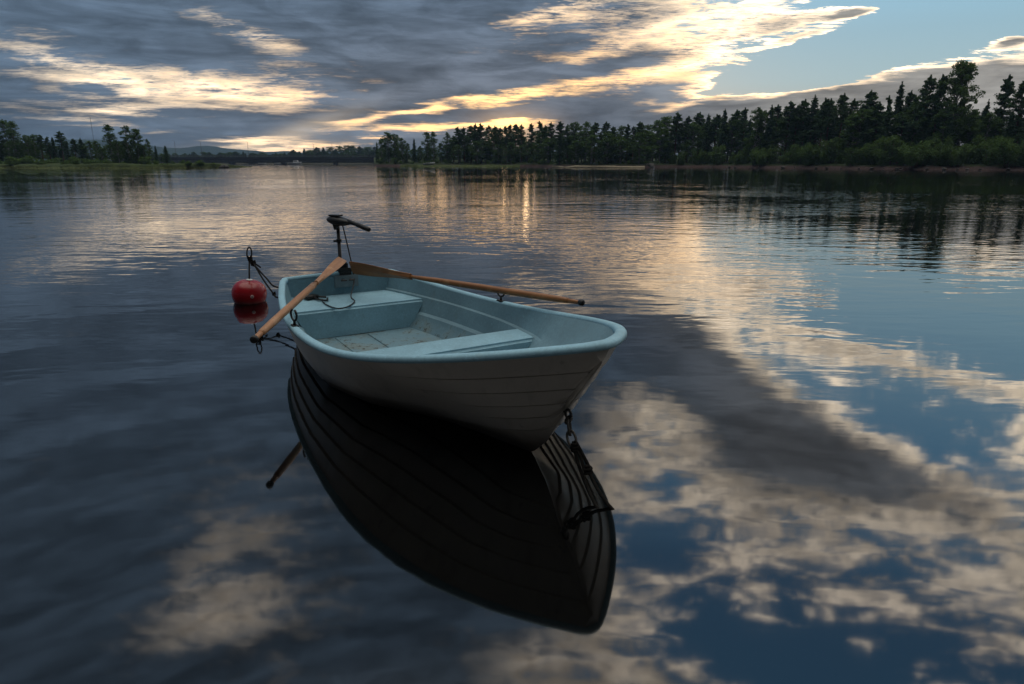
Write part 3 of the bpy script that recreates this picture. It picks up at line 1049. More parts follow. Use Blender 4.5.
def bridge():
    Y = 420.0
    x0, x1 = at_y(118, 160, Y).x, at_y(402, 160, Y).x
    L, cx = x1 - x0, (x0 + x1) / 2
    zr, zd, zf, zg = (at_y(300, r, Y).z for r in (155.4, 157.3, 160.4, 162.8))
    root = thing('bridge', 'long low dark road bridge across the far end of the water', 'bridge', (cx, Y, 0))
    bm = bmesh.new(); add_box(bm, (0, 0, zd - 0.2), (L, 8, 0.4)); obj('deck', bm, CONCRETE, root)
    for s in (-1, 1):
        bm = bmesh.new(); add_box(bm, (0, s * 4.15, (zd + zf) / 2), (L, 0.3, zd - zf)); obj('fascia', bm, DARKSTEEL, root)
        bm = bmesh.new(); add_box(bm, (0, s * 2.6, (zf + zg) / 2 + 0.2), (L, 0.9, zf - zg + 0.4)); obj('girder', bm, CONCRETE, root)
        bm = bmesh.new()
        for h in (0.35, 0.7, 1.0):
            add_box(bm, (0, s * 4.15, zd + 0.02 + (zr - zd) * h), (L, 0.07, 0.09))
        n = int(L / 2.2)
        for i in range(n + 1):
            add_box(bm, (-L / 2 + L * i / n, s * 4.15 + 0.09, zd + (zr - zd) * 0.5), (0.09, 0.08, zr - zd))
        obj('railing', bm, GREYSTEEL, root)
    for u in (232, 283.5, 335.5, 385):
        x = at_y(u, 160, Y).x - cx
        bm = bmesh.new()
        vs_ = add_box(bm, (x, 0, zg / 2 - 0.4), (1.6, 6.5, zg + 0.78))
        bmesh.ops.bevel(bm, geom=list(bm.edges), offset=0.2, segments=2, affect='EDGES')
        obj('pier', bm, CONCRETE, root)
    for u in (372, 200):
        x = at_y(u, 160, Y).x - cx
    for k, (u, r) in enumerate(((174, 141), (200, 141.5), (247, 142), (313, 144), (331.5, 144))):
        lamp = thing('street_lamp', ['thin lamp post on the bridge, leftmost, above the small spruces', 'thin lamp post on the bridge before the highest hill',
                                     'thin lamp post on the bridge right of the highest hill', 'thin lamp post on the bridge against the pale beam of light',
                                     'thin lamp post on the bridge, rightmost, before the far wood'][k], 'street lamp',
                     (at_y(u, 160, Y).x, Y + 3.4, zd), 0, 'street lamps on the bridge')
        top = at_y(u, r, Y).z - zd
        bm = bmesh.new(); tube_bm(bm, [(0, 0, 0), (0, 0, top * 0.6), (0, 0, top)], [0.13, 0.11, 0.07], 8); obj('pole', bm, GREYSTEEL, lamp)
        bm = bmesh.new(); tube_bm(bm, [(0, 0, top - 0.05), (0, -0.7, top + 0.2), (0, -1.6, top + 0.25)], 0.05, 6); obj('arm', bm, GREYSTEEL, lamp)
        bm = bmesh.new(); add_box(bm, (0, -1.9, top + 0.24), (0.3, 0.7, 0.14)); bmesh.ops.bevel(bm, geom=list(bm.edges), offset=0.04, segments=2, affect='EDGES'); obj('lamp_head', bm, GREYSTEEL, lamp)


bridge()


def mast():
    Y = 620.0
    p = at_y(90, 117, Y)
    root = thing('radio_mast', 'hair-thin radio mast rising above the low wood on the left', 'mast', (p.x, Y, 1.0))
    h = p.z - 1.0
    bm = bmesh.new()
    for k in range(3):
        a = 2 * PI * k / 3
        tube_bm(bm, [(0.35 * math.cos(a), 0.35 * math.sin(a), -1), (0.22 * math.cos(a), 0.22 * math.sin(a), h)], 0.035, 5)
    n = 26
    for i in range(n):
        z = h * i / n
        for k in range(3):
            a, b = 2 * PI * k / 3, 2 * PI * (k + 1) / 3
            tube_bm(bm, [(0.33 * math.cos(a), 0.33 * math.sin(a), z), (0.33 * math.cos(b), 0.33 * math.sin(b), z + h / n)], 0.035, 4)
    obj('lattice', bm, GREYSTEEL, root)
    bm = bmesh.new()
    tube_bm(bm, [(0, 0, h - 0.2), (0, 0, h + 2.5)], 0.05, 6)
    obj('antenna', bm, GREYSTEEL, root)


mast()


def small_boat(name, label, cat, loc, rz, L, B, H, cabin=False, group=None):
    root = thing(name, label, cat, loc, rz, group)
    bm = bmesh.new()
    rows = []
    N = 14
    for i in range(N + 1):
        t = i / N
        w = B / 2 * (0.82 + 0.18 * math.sin(PI * min(1, t * 1.4))) * (1 - max(0, (t - 0.45) / 0.55) ** 2.4)
        w = max(w, 0.01)
        hh = H * (0.85 + 0.45 * t * t)
        zk = -0.12 * L / 4 + (hh + 0.12 * L / 4) * max(0, (t - 0.8) / 0.2) ** 2 * 0.9
        x = -L / 2 + L * t
        row = []
        for q in range(-6, 7):
            a = abs(q) / 6
            z = zk + (hh - zk) * a ** 1.6
            row.append(bm.verts.new((x, (1 if q > 0 else -1) * w * a ** 0.55 if q else 0, z)))
        # inside skin
        for q in range(6, -7, -1):
            a = abs(q) / 6
            z = max(zk + 0.06, zk + 0.06 + (hh - 0.02 - zk) * a ** 1.6 - 0.02)
            row.append(bm.verts.new((x, (1 if q > 0 else -1) * max(w - 0.05, 0.0) * a ** 0.55 if q else 0, min(z, hh))))
        rows.append(row)
    n = len(rows[0])
    for a, b in zip(rows, rows[1:]):
        for k in range(n):
            bm.faces.new((a[k], a[(k + 1) % n], b[(k + 1) % n], b[k]))
    bm.faces.new(rows[0][:13])
    bmesh.ops.remove_doubles(bm, verts=bm.verts, dist=0.0005)
    obj('hull', bm, WHITEPAINT, root, True)
    for x in ((-0.22, 0.12) if not cabin else (-0.3,)):
        bm = bmesh.new()
        add_box(bm, (x * L, 0, H * 0.62), (0.26 * L / 4, B * 0.86, 0.05))
        obj('seat', bm, WHITEWOOD, root)
    if cabin:
        bm = bmesh.new()
        vs_ = add_box(bm, (0.08 * L, 0, H * 1.0 + 0.55), (L * 0.36, B * 0.7, 1.3))
        for v in vs_:
            if v.co.z > H + 0.8:
                v.co.x = 0.08 * L + (v.co.x - 0.08 * L) * 0.8
                v.co.y *= 0.85
        bmesh.ops.bevel(bm, geom=list(bm.edges), offset=0.08, segments=2, affect='EDGES')
        obj('cabin', bm, WHITEPAINT, root)
        for s in (-1, 1):
            bm = bmesh.new()
            add_box(bm, (0.08 * L, s * B * 0.332, H + 0.72), (L * 0.25, 0.06, 0.4))
            obj('window', bm, GLASSDARK, root)
    return root


pb = at_z(431, 166.4, 0.0)
small_boat('rowing_boat', 'small white boat drawn up at the foot of the middle wood', 'boat', (pb.x, 204.0, 0.55), 0.25, 3.6, 1.5, 0.55)
pb = at_y(297, 163, 400)
small_boat('cabin_boat', 'white cabin boat moored below the bridge', 'boat', (pb.x, 396, 0.12), 0.1, 8.0, 2.6, 1.0, True)
for u, Yb, rz_, lb in ((262.5, 380, 0.3, 'white rowing boat moored under the bridge, left one of two'), (277.5, 384, -0.2, 'white rowing boat moored under the bridge, right one of two')):
    small_boat('rowing_boat', lb, 'boat', (at_y(u, 165, Yb).x, Yb, 0.1), rz_, 4.2, 1.6, 0.6, False, 'boats moored under the bridge')


def cabin(u, Y, w, h, label, rz=0.0, zb=0.7):
    p = at_y(u, 160, Y)
    root = thing('cabin', label, 'cabin', (p.x, Y, zb), rz)
    d_ = w * 0.7
    bm = bmesh.new(); add_box(bm, (0, 0, h / 2 - 0.2), (w, d_, h + 0.4)); obj('wall', bm, REDWOOD, root)
    bm = bmesh.new()
    e = 0.35
    rr = w * 0.24
    pts = [(-w / 2 - e, -d_ / 2 - e, h - 0.1), (w / 2 + e, -d_ / 2 - e, h - 0.1), (w / 2 + e, d_ / 2 + e, h - 0.1), (-w / 2 - e, d_ / 2 + e, h - 0.1),
           (-w / 2 - e, 0, h + rr), (w / 2 + e, 0, h + rr)]
    V = [bm.verts.new(q) for q in pts]
    for f in ((0, 1, 5, 4), (2, 3, 4, 5), (0, 4, 3), (1, 2, 5), (0, 3, 2, 1)):
        bm.faces.new([V[i] for i in f])
    ro = obj('roof', bm, ROOFMAT, root)
    bm = bmesh.new(); add_box(bm, (w * 0.22, 0.6, h + rr), (0.5, 0.5, 1.0)); obj('chimney', bm, STONE, ro)
    for x in (-w * 0.3, w * 0.3):
        bm = bmesh.new(); add_box(bm, (x, -d_ / 2 - 0.02, h * 0.55), (0.9, 0.06, 0.9)); f = obj('window', bm, WHITEWOOD, root)
        bm = bmesh.new(); add_box(bm, (x, -d_ / 2 - 0.04, h * 0.55), (0.7, 0.06, 0.7)); obj('pane', bm, GLASSDARK, f)
    bm = bmesh.new(); add_box(bm, (0, -d_ / 2 - 0.02, 0.95), (0.9, 0.07, 1.9)); obj('door', bm, WHITEWOOD, root)


cabin(519, 216, 6.5, 2.2, 'small red cabin with dark roof among the trunks under the sunset glow', 0.1)
cabin(535, 214, 5.0, 2.0, 'small red cabin with pale door, right of the other cabin among the trunks', -0.15)


def boulder(u, row, Y, r, label, seed):
    p = at_y(u, row, Y)
    bm = bmesh.new()
    bmesh.ops.create_icosphere(bm, subdivisions=3, radius=1.0)
    for v in bm.verts:
        n_ = mnoise.noise(v.co * 1.3 + Vector((seed, 0, 0))) * 0.4 + mnoise.noise(v.co * 3.5 + Vector((seed, 5, 0))) * 0.15
        v.co *= 1 + n_
        v.co = Vector((v.co.x * r, v.co.y * r * 0.8, v.co.z * r * 0.6))
    o = obj('boulder', bm, STONE, None, True, (p.x, Y, 0.25))
    tag(o, label, 'boulder')


boulder(224, 166, 152, 1.0, 'dark boulder at the tip of the grassy left bank', 2.0)
boulder(650, 164, 165, 1.2, 'grey boulder where the sandy strip meets the right shore', 5.0)
rb = random.Random(8)
for i in range(26):
    u = 690 + 340 * (i + rb.random()) / 26
    Y = lerp_table(SHORE_W, u) + rb.uniform(0.2, 1.2)
    r = rb.uniform(0.14, 0.32)
    bm = bmesh.new()
    bmesh.ops.create_icosphere(bm, subdivisions=2, radius=1.0)
    for v in bm.verts:
        v.co *= 1 + mnoise.noise(v.co * 1.4 + Vector((i * 3.1, 0, 0))) * 0.45
        v.co = Vector((v.co.x * r * 1.3, v.co.y * r, v.co.z * r * 0.6))
    o = obj('boulder', bm, STONE, None, True, (at_y(u, 165, Y).x, Y, 0.2))
    tag(o, 'small stone along the water edge of the right shore', 'stone', 'stones along the right shore')


# ------------------------------------------------------------------ the rowing boat
BOAT = Vector((-1.4283, 5.3522, 0.0))
YAW = -1.0323
BL, BW, BT = 3.4928, 0.7356, 0.568


def sheer(t):
    a, b, c = 0.4118, 0.3796, 0.642
    return a * (1 - t) * (1 - 2 * t) + 4 * b * t * (1 - t) + c * t * (2 * t - 1)


def half(t):
    if t < BT:
        return BW - (BW - 0.4558) * ((BT - t) / BT) ** 2
    u = min(1.0, (t - BT) / (1 - BT))
    return BW * max(0.0, 1 - u ** 2.6856) ** (1 / 1.02)


KEEL = [(0, -0.09), (0.5, -0.10), (0.72, -0.085), (0.80, -0.055), (0.85, 0.0), (0.8845, 0.102), (0.91, 0.225), (0.935, 0.338), (0.96, 0.445), (0.988, 0.562), (1.0, 0.61)]
EXPO = [(0, 0.20), (0.25, 0.16), (0.4465, 0.19), (0.583, 0.36), (0.71, 0.80), (0.8, 0.98), (0.9, 0.85), (1.0, 0.7)]
LAP_DEPTH = [0.0, 0.10, 0.175, 0.245, 0.31, 0.38]


def sect(t, s):
    """Point on the outer skin: t from stern to bow, s from the rim (0) down to the keel (1)."""
    H, k = sheer(t), lerp_table(KEEL, t)
    z = H + (k - H) * s
    q = max(0.0, 1 - s)
    return half(t) * q ** lerp_table(EXPO, t), z


def hull_material():
    m, nt, p = mat('grey_white_gelcoat')
    tcx = nt.n('ShaderNodeTexCoord')
    P = tcx.outputs['Object']
    sp = nt.n('ShaderNodeSeparateXYZ')
    nt.link(P, sp.inputs[0])
    a = nt.noise(P, 2.2, 6, 0.65)
    b = nt.noise(P, 22, 4, 0.6)
    c = nt.mix(nt.smooth(a, 0.3, 0.7), (0.44, 0.395, 0.345), (0.53, 0.48, 0.42))
    mp = nt.n('ShaderNodeMapping')
    nt.link(P, mp.inputs[0])
    mp.inputs['Scale'].default_value = (9, 9, 0.9)
    runs = nt.noise(mp.outputs[0], 1.0, 4, 0.6)
    c = nt.mix(nt.smooth(runs, 0.52, 0.75, 0, 0.5), c, (0.30, 0.27, 0.23))
    hz = nt.m('ADD', sp.outputs[2], nt.m('MULTIPLY', nt.m('SUBTRACT', a, 0.5), 0.16))
    c = nt.mix(nt.smooth(hz, 0.18, 0.02, 0, 0.85), c, (0.115, 0.075, 0.045))
    c = nt.mix(nt.smooth(b, 0.62, 0.75, 0, 0.35), c, (0.16, 0.14, 0.12))
    nt.link(c, p.inputs['Base Color'])
    nt.link(nt.lin(a, 0.3, 0.7, 0.28, 0.45), p.inputs['Roughness'])
    bp = nt.n('ShaderNodeBump')
    bp.inputs['Strength'].default_value = 0.25
    bp.inputs['Distance'].default_value = 0.004
    nt.link(b, bp.inputs['Height'])
    nt.link(bp.outputs[0], p.inputs['Normal'])
    return m


def liner_material(name, tone=1.0, dirt=1.0, floor_dirt=True):
    m, nt, p = mat(name)
    tcx = nt.n('ShaderNodeTexCoord')
    P = tcx.outputs['Object']
    sp = nt.n('ShaderNodeSeparateXYZ')
    nt.link(P, sp.inputs[0])
    a = nt.noise(P, 3.0, 6, 0.65)
    b = nt.noise(P, 60, 3, 0.6)
    s = nt.noise(P, 24, 5, 0.72, 0.6)
    base_ = (0.205 * tone, 0.355 * tone, 0.432 * tone)
    c = nt.mix(nt.smooth(a, 0.3, 0.7), [x * 0.86 for x in base_], [x * 1.10 for x in base_])
    c = nt.mix(nt.smooth(b, 0.42, 0.70, 0, 0.3), c, [x * 0.62 for x in base_])
    c = nt.mix(nt.smooth(nt.noise(P, 38, 4, 0.7), 0.58, 0.70, 0, 0.4), c, [min(1, x * 1.55) for x in base_])
    c = nt.mix(nt.smooth(nt.noise(P, 7, 5, 0.7, 1.0), 0.55, 0.72, 0, 0.35), c, [base_[0] * 0.9, base_[1] * 0.72, base_[2] * 0.62])
    if floor_dirt:
        low = nt.smooth(sp.outputs[2], 0.16, 0.06)
        c = nt.mix(nt.m('MULTIPLY', nt.smooth(a, 0.44, 0.62, 0, 0.5), low), c, (0.17, 0.165, 0.115))
        c = nt.mix(nt.m('MULTIPLY', nt.smooth(s, 0.54, 0.64, 0, 0.95), nt.m('MULTIPLY', low, nt.smooth(a, 0.40, 0.56))), c, (0.045, 0.04, 0.03))
    c = nt.mix(nt.smooth(s, 0.66, 0.74, 0, 0.45 * dirt), c, (0.07, 0.08, 0.075))
    nt.link(c, p.inputs['Base Color'])
    p.inputs['Roughness'].default_value = 0.62
    p.inputs['Specular IOR Level'].default_value = 0.3
    bp = nt.n('ShaderNodeBump')
    bp.inputs['Strength'].default_value = 0.35
    bp.inputs['Distance'].default_value = 0.003
    nt.link(b, bp.inputs['Height'])
    nt.link(bp.outputs[0], p.inputs['Normal'])
    return m


HULL = hull_material()
LINER = liner_material('pale_blue_paint_shaded', 0.78)  # one blue paint; shade on the upright walls is put into this tone
RIMMAT = liner_material('pale_blue_paint_lit_rim', 1.42, 0.8, False)  # same paint, light from above put into a brighter tone
SEATMAT = liner_material('pale_blue_paint_lit_seat', 1.28, 0.6, False)  # same paint, seat colour raised to stand for light on its top
BLACK = simple_mat('black_plastic', (0.018, 0.018, 0.019), 0.42, var=0.15)
BLACKMETAL = simple_mat('black_metal', (0.03, 0.03, 0.032), 0.4, 0.6)
GALV = simple_mat('galvanised_iron', (0.07, 0.065, 0.06), 0.5, 0.7)
ROPE = simple_mat('dark_wet_rope', (0.014, 0.013, 0.012), 0.9, spec=0.1, var=0.5, scale=60)


def build_boat():
    root = thing('rowing_boat', 'pale blue and grey clinker style rowing boat floating in the foreground with oars laid in', 'boat', BOAT, YAW)
    # ---- outer skin
    NT_ = 84
    ts = [1 - (1 - i / NT_) ** 1.35 for i in range(NT_)] + [0.988]
    ts = [t for t in ts if t <= 0.988]
    ts = sorted(set(ts))
    def laps(t):
        D = sheer(t) - lerp_table(KEEL, t)
        edges = [min(0.955 - 0.02 * (5 - j), d_ / D) for j, d_ in enumerate(LAP_DEPTH)] + [1.0]
        edges[0] = 0.0
        out_ = []
        edges[0] = 0.02 / D
        g = 0.004 / D
        for j in range(6):
            lo, hi = edges[j] + (g * 2 if j else 0), edges[j + 1]
            for k in range(6):
                out_.append((lo + (hi - lo) * k / 5, 0.002 + 0.011 * (k / 5) if j < 5 else 0.002))
            if j < 5:
                out_.append((hi + g * 0.3, -0.006))
                out_.append((hi + g * 1.5, -0.006))
        return out_
    bm = bmesh.new()
    rows = []
    for t in ts:
        row = []
        side = []
        for s, off in laps(t):
            y, z = sect(t, s)
            fade = min(1, y / 0.06)
            side.append((max(0.0, y - 0.012 + off * fade), z - off * 0.15))
        for y, z in side:
            row.append(bm.verts.new((t * BL, y, z)))
        for y, z in reversed(side[:-1]):
            row.append(bm.verts.new((t * BL, -y, z)))
        rows.append(row)
    for a, b in zip(rows, rows[1:]):
        for k in range(len(a) - 1):
            bm.faces.new((a[k], a[k + 1], b[k + 1], b[k]))
    bm.faces.new(rows[-1])
    bmesh.ops.remove_doubles(bm, verts=bm.verts, dist=0.0003)
    hull = obj('hull', bm, HULL, root, True)
    hull.data.set_sharp_from_angle(angle=R(38))
    # ---- transom
    bm = bmesh.new()
    loop = []
    for s, off in laps(0):
        y, z = sect(0, s)
        loop.append((max(0, y - 0.012 + off), z - off * 0.15))
    pts = [(y, z) for y, z in loop] + [(-y, z) for y, z in reversed(loop[:-1])]
    out = [bm.verts.new((-0.004, y, z)) for y, z in pts]
    inn = [bm.verts.new((0.03, y * 0.985, z)) for y, z in pts]
    bm.faces.new(out)
    bm.faces.new(inn[::-1])
    for k in range(len(pts)):
        q = (k + 1) % len(pts)
        bm.faces.new((out[k], out[q], inn[q], inn[k]))
    obj('transom', bm, HULL, root)
    # ---- inside skin with a ledge, a chine and a flat floor
    bm = bmesh.new()
    rows = []
    FLOOR = 0.035
    tin = [0.012 + (0.965 - 0.012) * (1 - (1 - i / 70) ** 1.3) for i in range(71)]

    def inner(t):
        H, k = sheer(t), lerp_table(KEEL, t)
        fl = max(FLOOR, k + 0.05)
        e = lerp_table(EXPO, t)
        pts_ = []
        levels = [H - 0.005, H - 0.03] + [H - 0.03 + (0.27 - H + 0.03) * q for q in (0.33, 0.66, 1.0)] + [0.262, 0.20, 0.15, 0.135, 0.09, 0.05, FLOOR]
        for i, z in enumerate(levels):
            z = max(z, fl)
            q = max(0.001, (z - k) / (H - k))
            y = half(t) * min(1, q) ** e - 0.042
            if i >= 5:
                y -= 0.016
            if i >= 8:
                y -= 0.022
            if i >= 10:
                y -= 0.02
            pts_.append((max(0.0, y), z))
        pts_.append((0.0, pts_[-1][1] - 0.004))
        return pts_
    for t in tin:
        side = inner(t)
        row = [bm.verts.new((t * BL, y, z)) for y, z in side] + [bm.verts.new((t * BL, -y, z)) for y, z in reversed(side[:-1])]
        rows.append(row)
    for a, b in zip(rows, rows[1:]):
        for k in range(len(a) - 1):
            bm.faces.new((a[k], b[k], b[k + 1], a[k + 1]))
    bm.faces.new(rows[0])
    bm.faces.new(rows[-1][::-1])
    bmesh.ops.remove_doubles(bm, verts=bm.verts, dist=0.0004)
    liner = obj('liner', bm, LINER, root, True)
    liner.data.set_sharp_from_angle(angle=R(32))

    def inner_y(x, z):
        side = inner(min(0.96, max(0.012, x / BL)))
        for (y0, z0), (y1, z1) in zip(side, side[1:]):
            if z0 >= z >= z1 and z0 > z1:
                return y0 + (y1 - y0) * (z0 - z) / (z0 - z1)
        return side[-2][0]

    # ---- rim: a rounded bead round the whole boat
    bm = bmesh.new()
    path = []
    for i in range(64):
        t = 1 - (1 - i / 64) ** 1.5
        path.append(Vector((t * BL, -half(t), sheer(t))))
    bow = []
    for v in path[::-1]:
        bow.append(Vector((v.x, -v.y, v.z)))
    tipx = Vector((BL - 0.012, 0, sheer(1)))
    loop = path + [tipx] + bow
    # rounded stern corners, then the transom top
    y0, z0 = half(0), sheer(0)
    cr = 0.05
    fixed = [p for p in loop if p.x > cr or abs(p.y) < 0.2]
    tr = []
    for k in range(6):
        a = PI / 2 * k / 5
        tr.append(Vector((cr - cr * math.sin(a), y0 - cr + cr * math.cos(a), z0)))
    for k in range(1, 8):
        tr.append(Vector((0, (y0 - cr) * (1 - 2 * k / 8), z0 + 0.012 * math.sin(PI * k / 8))))
    for k in range(6):
        a = PI / 2 * (1 - k / 5)
        tr.append(Vector((cr - cr * math.sin(a), -(y0 - cr + cr * math.cos(a)), z0)))
    loop = fixed + tr
    # even the bow out, so that it is round: first space its points evenly
    a_i = next(i for i, p in enumerate(loop) if p.x > BL * 0.84)
    b_i = max(i for i, p in enumerate(loop) if p.x > BL * 0.84)
    seg = loop[a_i:b_i + 1]
    fine, acc = [seg[0]], 0.0
    for p, q in zip(seg, seg[1:]):
        n_ = max(1, int((q - p).length / 0.003))
        for k in range(1, n_ + 1):
            w_ = p.lerp(q, k / n_)
            if (w_ - fine[-1]).length >= 0.015:
                fine.append(w_)
    for _ in range(26):
        fine = [fine[0]] + [fine[i] * 0.5 + (fine[i - 1] + fine[i + 1]) * 0.25 for i in range(1, len(fine) - 1)] + [fine[-1]]
    loop = loop[:a_i] + fine + loop[b_i + 1:]
    for _ in range(1):
        new = loop[:]
        for i, p in enumerate(loop):
            if p.x > BL * 0.95:
                new[i] = p * 0.5 + (loop[i - 1] + loop[(i + 1) % len(loop)]) * 0.25
        loop = new
    n = len(loop)
    rings = []
    for i, p in enumerate(loop):
        t = (loop[(i + 1) % n] - loop[i - 1])
        t.z = 0
        t.normalize()
        outw = Vector((t.y, -t.x, 0))
        f = p.x / BL
        wi = 0.041 + 0.012 * max(0, (f - 0.8) / 0.2)
        if p.x < 0.02:
            wi = 0.030
        prof_r = [(0.005, -0.017), (0.008, -0.009), (0.007, 0.001), (0.002, 0.008), (-0.010, 0.011), (-wi * 0.6, 0.011), (-wi * 0.88, 0.007), (-wi, -0.003), (-wi, -0.022), (-wi * 0.7, -0.026), (-0.006, -0.022)]
        rings.append([bm.verts.new(p + outw * a + Vector((0, 0, b))) for a, b in prof_r])
    for i in range(n):
        a, b = rings[i], rings[(i + 1) % n]
        for k in range(len(a)):
            q = (k + 1) % len(a)
            bm.faces.new((a[k], a[q], b[q], b[k]))
    obj('rim', bm, RIMMAT, root, True)

    # ---- seats
    def bench(x0, x1, z, front_down, name='seat', back_down=None):
        b = bmesh.new()
        N = 8
        top, bot = [], []
        for i in range(N + 1):
            x = x0 + (x1 - x0) * i / N
            yy = inner_y(x, z) + 0.012
            yb = inner_y(x, max(front_down, 0.05)) + 0.012
            top.append((b.verts.new((x, yy, z)), b.verts.new((x, -yy, z))))
            bot.append((b.verts.new((x, yb, front_down)), b.verts.new((x, -yb, front_down))))
        for i in range(N):
            b.faces.new((top[i][0], top[i + 1][0], top[i + 1][1], top[i][1]))
            b.faces.new((bot[i][1], bot[i + 1][1], bot[i + 1][0], bot[i][0]))
            b.faces.new((top[i][0], bot[i][0], bot[i + 1][0], top[i + 1][0]))
            b.faces.new((top[i][1], top[i + 1][1], bot[i + 1][1], bot[i][1]))
        b.faces.new((top[0][0], top[0][1], bot[0][1], bot[0][0]))
        b.faces.new((top[N][1], top[N][0], bot[N][0], bot[N][1]))
        bmesh.ops.recalc_face_normals(b, faces=b.faces)
        es = [e for e in b.edges if (abs(e.verts[0].co.x - e.verts[1].co.x) < 1e-5 and abs(e.verts[0].co.z - z) < 1e-5 and abs(e.verts[1].co.z - z) < 1e-5
                                     and (abs(e.verts[0].co.x - x0) < 1e-5 or abs(e.verts[0].co.x - x1) < 1e-5))]
        bmesh.ops.bevel(b, geom=es, offset=0.018, segments=3, affect='EDGES')
        o = obj(name, b, SEATMAT, root, True)
        o.data.set_sharp_from_angle(angle=R(35))
        return o
    bench(0.02, 0.565, 0.25, 0.036)
    bench(1.80, 2.07, 0.262, 0.036)
    # bow locker top
    b = bmesh.new()
    # ---- floor panels: two raised boards of the moulded floor
    for x0, x1, y0_, y1_ in ((0.60, 1.78, -0.23, -0.02), (0.60, 1.78, 0.02, 0.23)):
        bmesh.ops.create_cube(b, size=1.0, matrix=Matrix.Translation(((x0 + x1) / 2, (y0_ + y1_) / 2, FLOOR - 0.001)) @ Matrix.Diagonal((x1 - x0, y1_ - y0_, 0.010, 1)))
    bmesh.ops.bevel(b, geom=list(b.edges), offset=0.003, segments=2, affect='EDGES')
    obj('floor_panel', b, LINER, root)
    # ---- motor plate on the transom
    b = bmesh.new()
    add_box(b, (0.045, 0.05, 0.355), (0.018, 0.20, 0.10))
    bmesh.ops.bevel(b, geom=list(b.edges), offset=0.006, segments=2, affect='EDGES')
    obj('motor_plate', b, simple_mat('grey_plate', (0.19, 0.25, 0.28), 0.6), root)
    # ---- oarlocks
    for sy in (-1, 1):
        x = 1.47
        t = x / BL
        y = sy * (half(t) - 0.02)
        z = sheer(t) + 0.006
        b = bmesh.new()
        add_box(b, (x, y, z + 0.004), (0.075, 0.035, 0.012))
        bmesh.ops.bevel(b, geom=list(b.edges), offset=0.004, segments=2, affect='EDGES')
        base_o = obj('oarlock_base', b, BLACKMETAL, root)
        b = bmesh.new()
        tube_bm(b, [(x, y, z), (x, y, z + 0.035)], 0.008, 8)
        ring = []
        rr = 0.034
        for k in range(17):
            a = -PI / 2 - 2.65 + 5.3 * k / 16
            ring.append((x + rr * math.cos(a) * 0.96, y + rr * math.cos(a) * 0.25, z + 0.035 + rr + rr * math.sin(a)))
        tube_bm(b, ring, 0.0065, 8)
        obj('oarlock', b, BLACKMETAL, base_o, True)
    # ---- ring bolt on the stem
    b = bmesh.new()
    ex, ez = 3.215, 0.285
    tube_bm(b, [(ex - 0.05, 0, ez + 0.02), (ex + 0.012, 0, ez)], 0.007, 8)
    ring = [(ex + 0.03 + 0.02 * math.cos(a), 0.0, ez - 0.002 + 0.02 * math.sin(a)) for a in [2 * PI * k / 16 for k in range(17)]]
    tube_bm(b, ring, 0.006, 8, False)
    obj('stem_eye', b, GALV, root, True)
    return root


boat = build_boat()
BM_ = Matrix.Translation(BOAT) @ Matrix.Rotation(YAW, 4, 'Z')


def bw(x, y, z):
    """Boat coordinates to the world."""
    return BM_ @ Vector((x, y, z))


# ------------------------------------------------------------------ oars
def wood_mat(name, c1, c2, c3):
    m, nt, p = mat(name)
    tcx = nt.n('ShaderNodeTexCoord')
    mp = nt.n('ShaderNodeMapping')
    nt.link(tcx.outputs['Object'], mp.inputs[0])
    mp.inputs['Scale'].default_value = (1.2, 22, 22)
    a = nt.noise(mp.outputs[0], 1.6, 6, 0.65, 0.8)
    b = nt.noise(tcx.outputs['Object'], 5.0, 5, 0.65)
    c = nt.mix(nt.smooth(a, 0.32, 0.66), c1, c2)
    c = nt.mix(nt.smooth(b, 0.52, 0.66, 0, 0.6), c, c3)
    c = nt.mix(nt.smooth(nt.noise(tcx.outputs['Object'], 28, 4, 0.7), 0.64, 0.72, 0, 0.8), c, (0.05, 0.035, 0.025))
    nt.link(c, p.inputs['Base Color'])
    nt.link(nt.lin(b, 0.3, 0.7, 0.35, 0.6), p.inputs['Roughness'])
    bp = nt.n('ShaderNodeBump')
    bp.inputs['Strength'].default_value = 0.3
    bp.inputs['Distance'].default_value = 0.002
    nt.link(a, bp.inputs['Height'])
    nt.link(bp.outputs[0], p.inputs['Normal'])
    return m


WOOD_PALE = wood_mat('worn_pale_oar_wood', (0.44, 0.215, 0.10), (0.32, 0.145, 0.062), (0.52, 0.32, 0.19))
WOOD_BACKLIT = wood_mat('backlit_varnished_oar_wood', (0.33, 0.135, 0.042), (0.20, 0.075, 0.022), (0.40, 0.21, 0.09))  # backlit darkness of the far oar is put into its wood colour


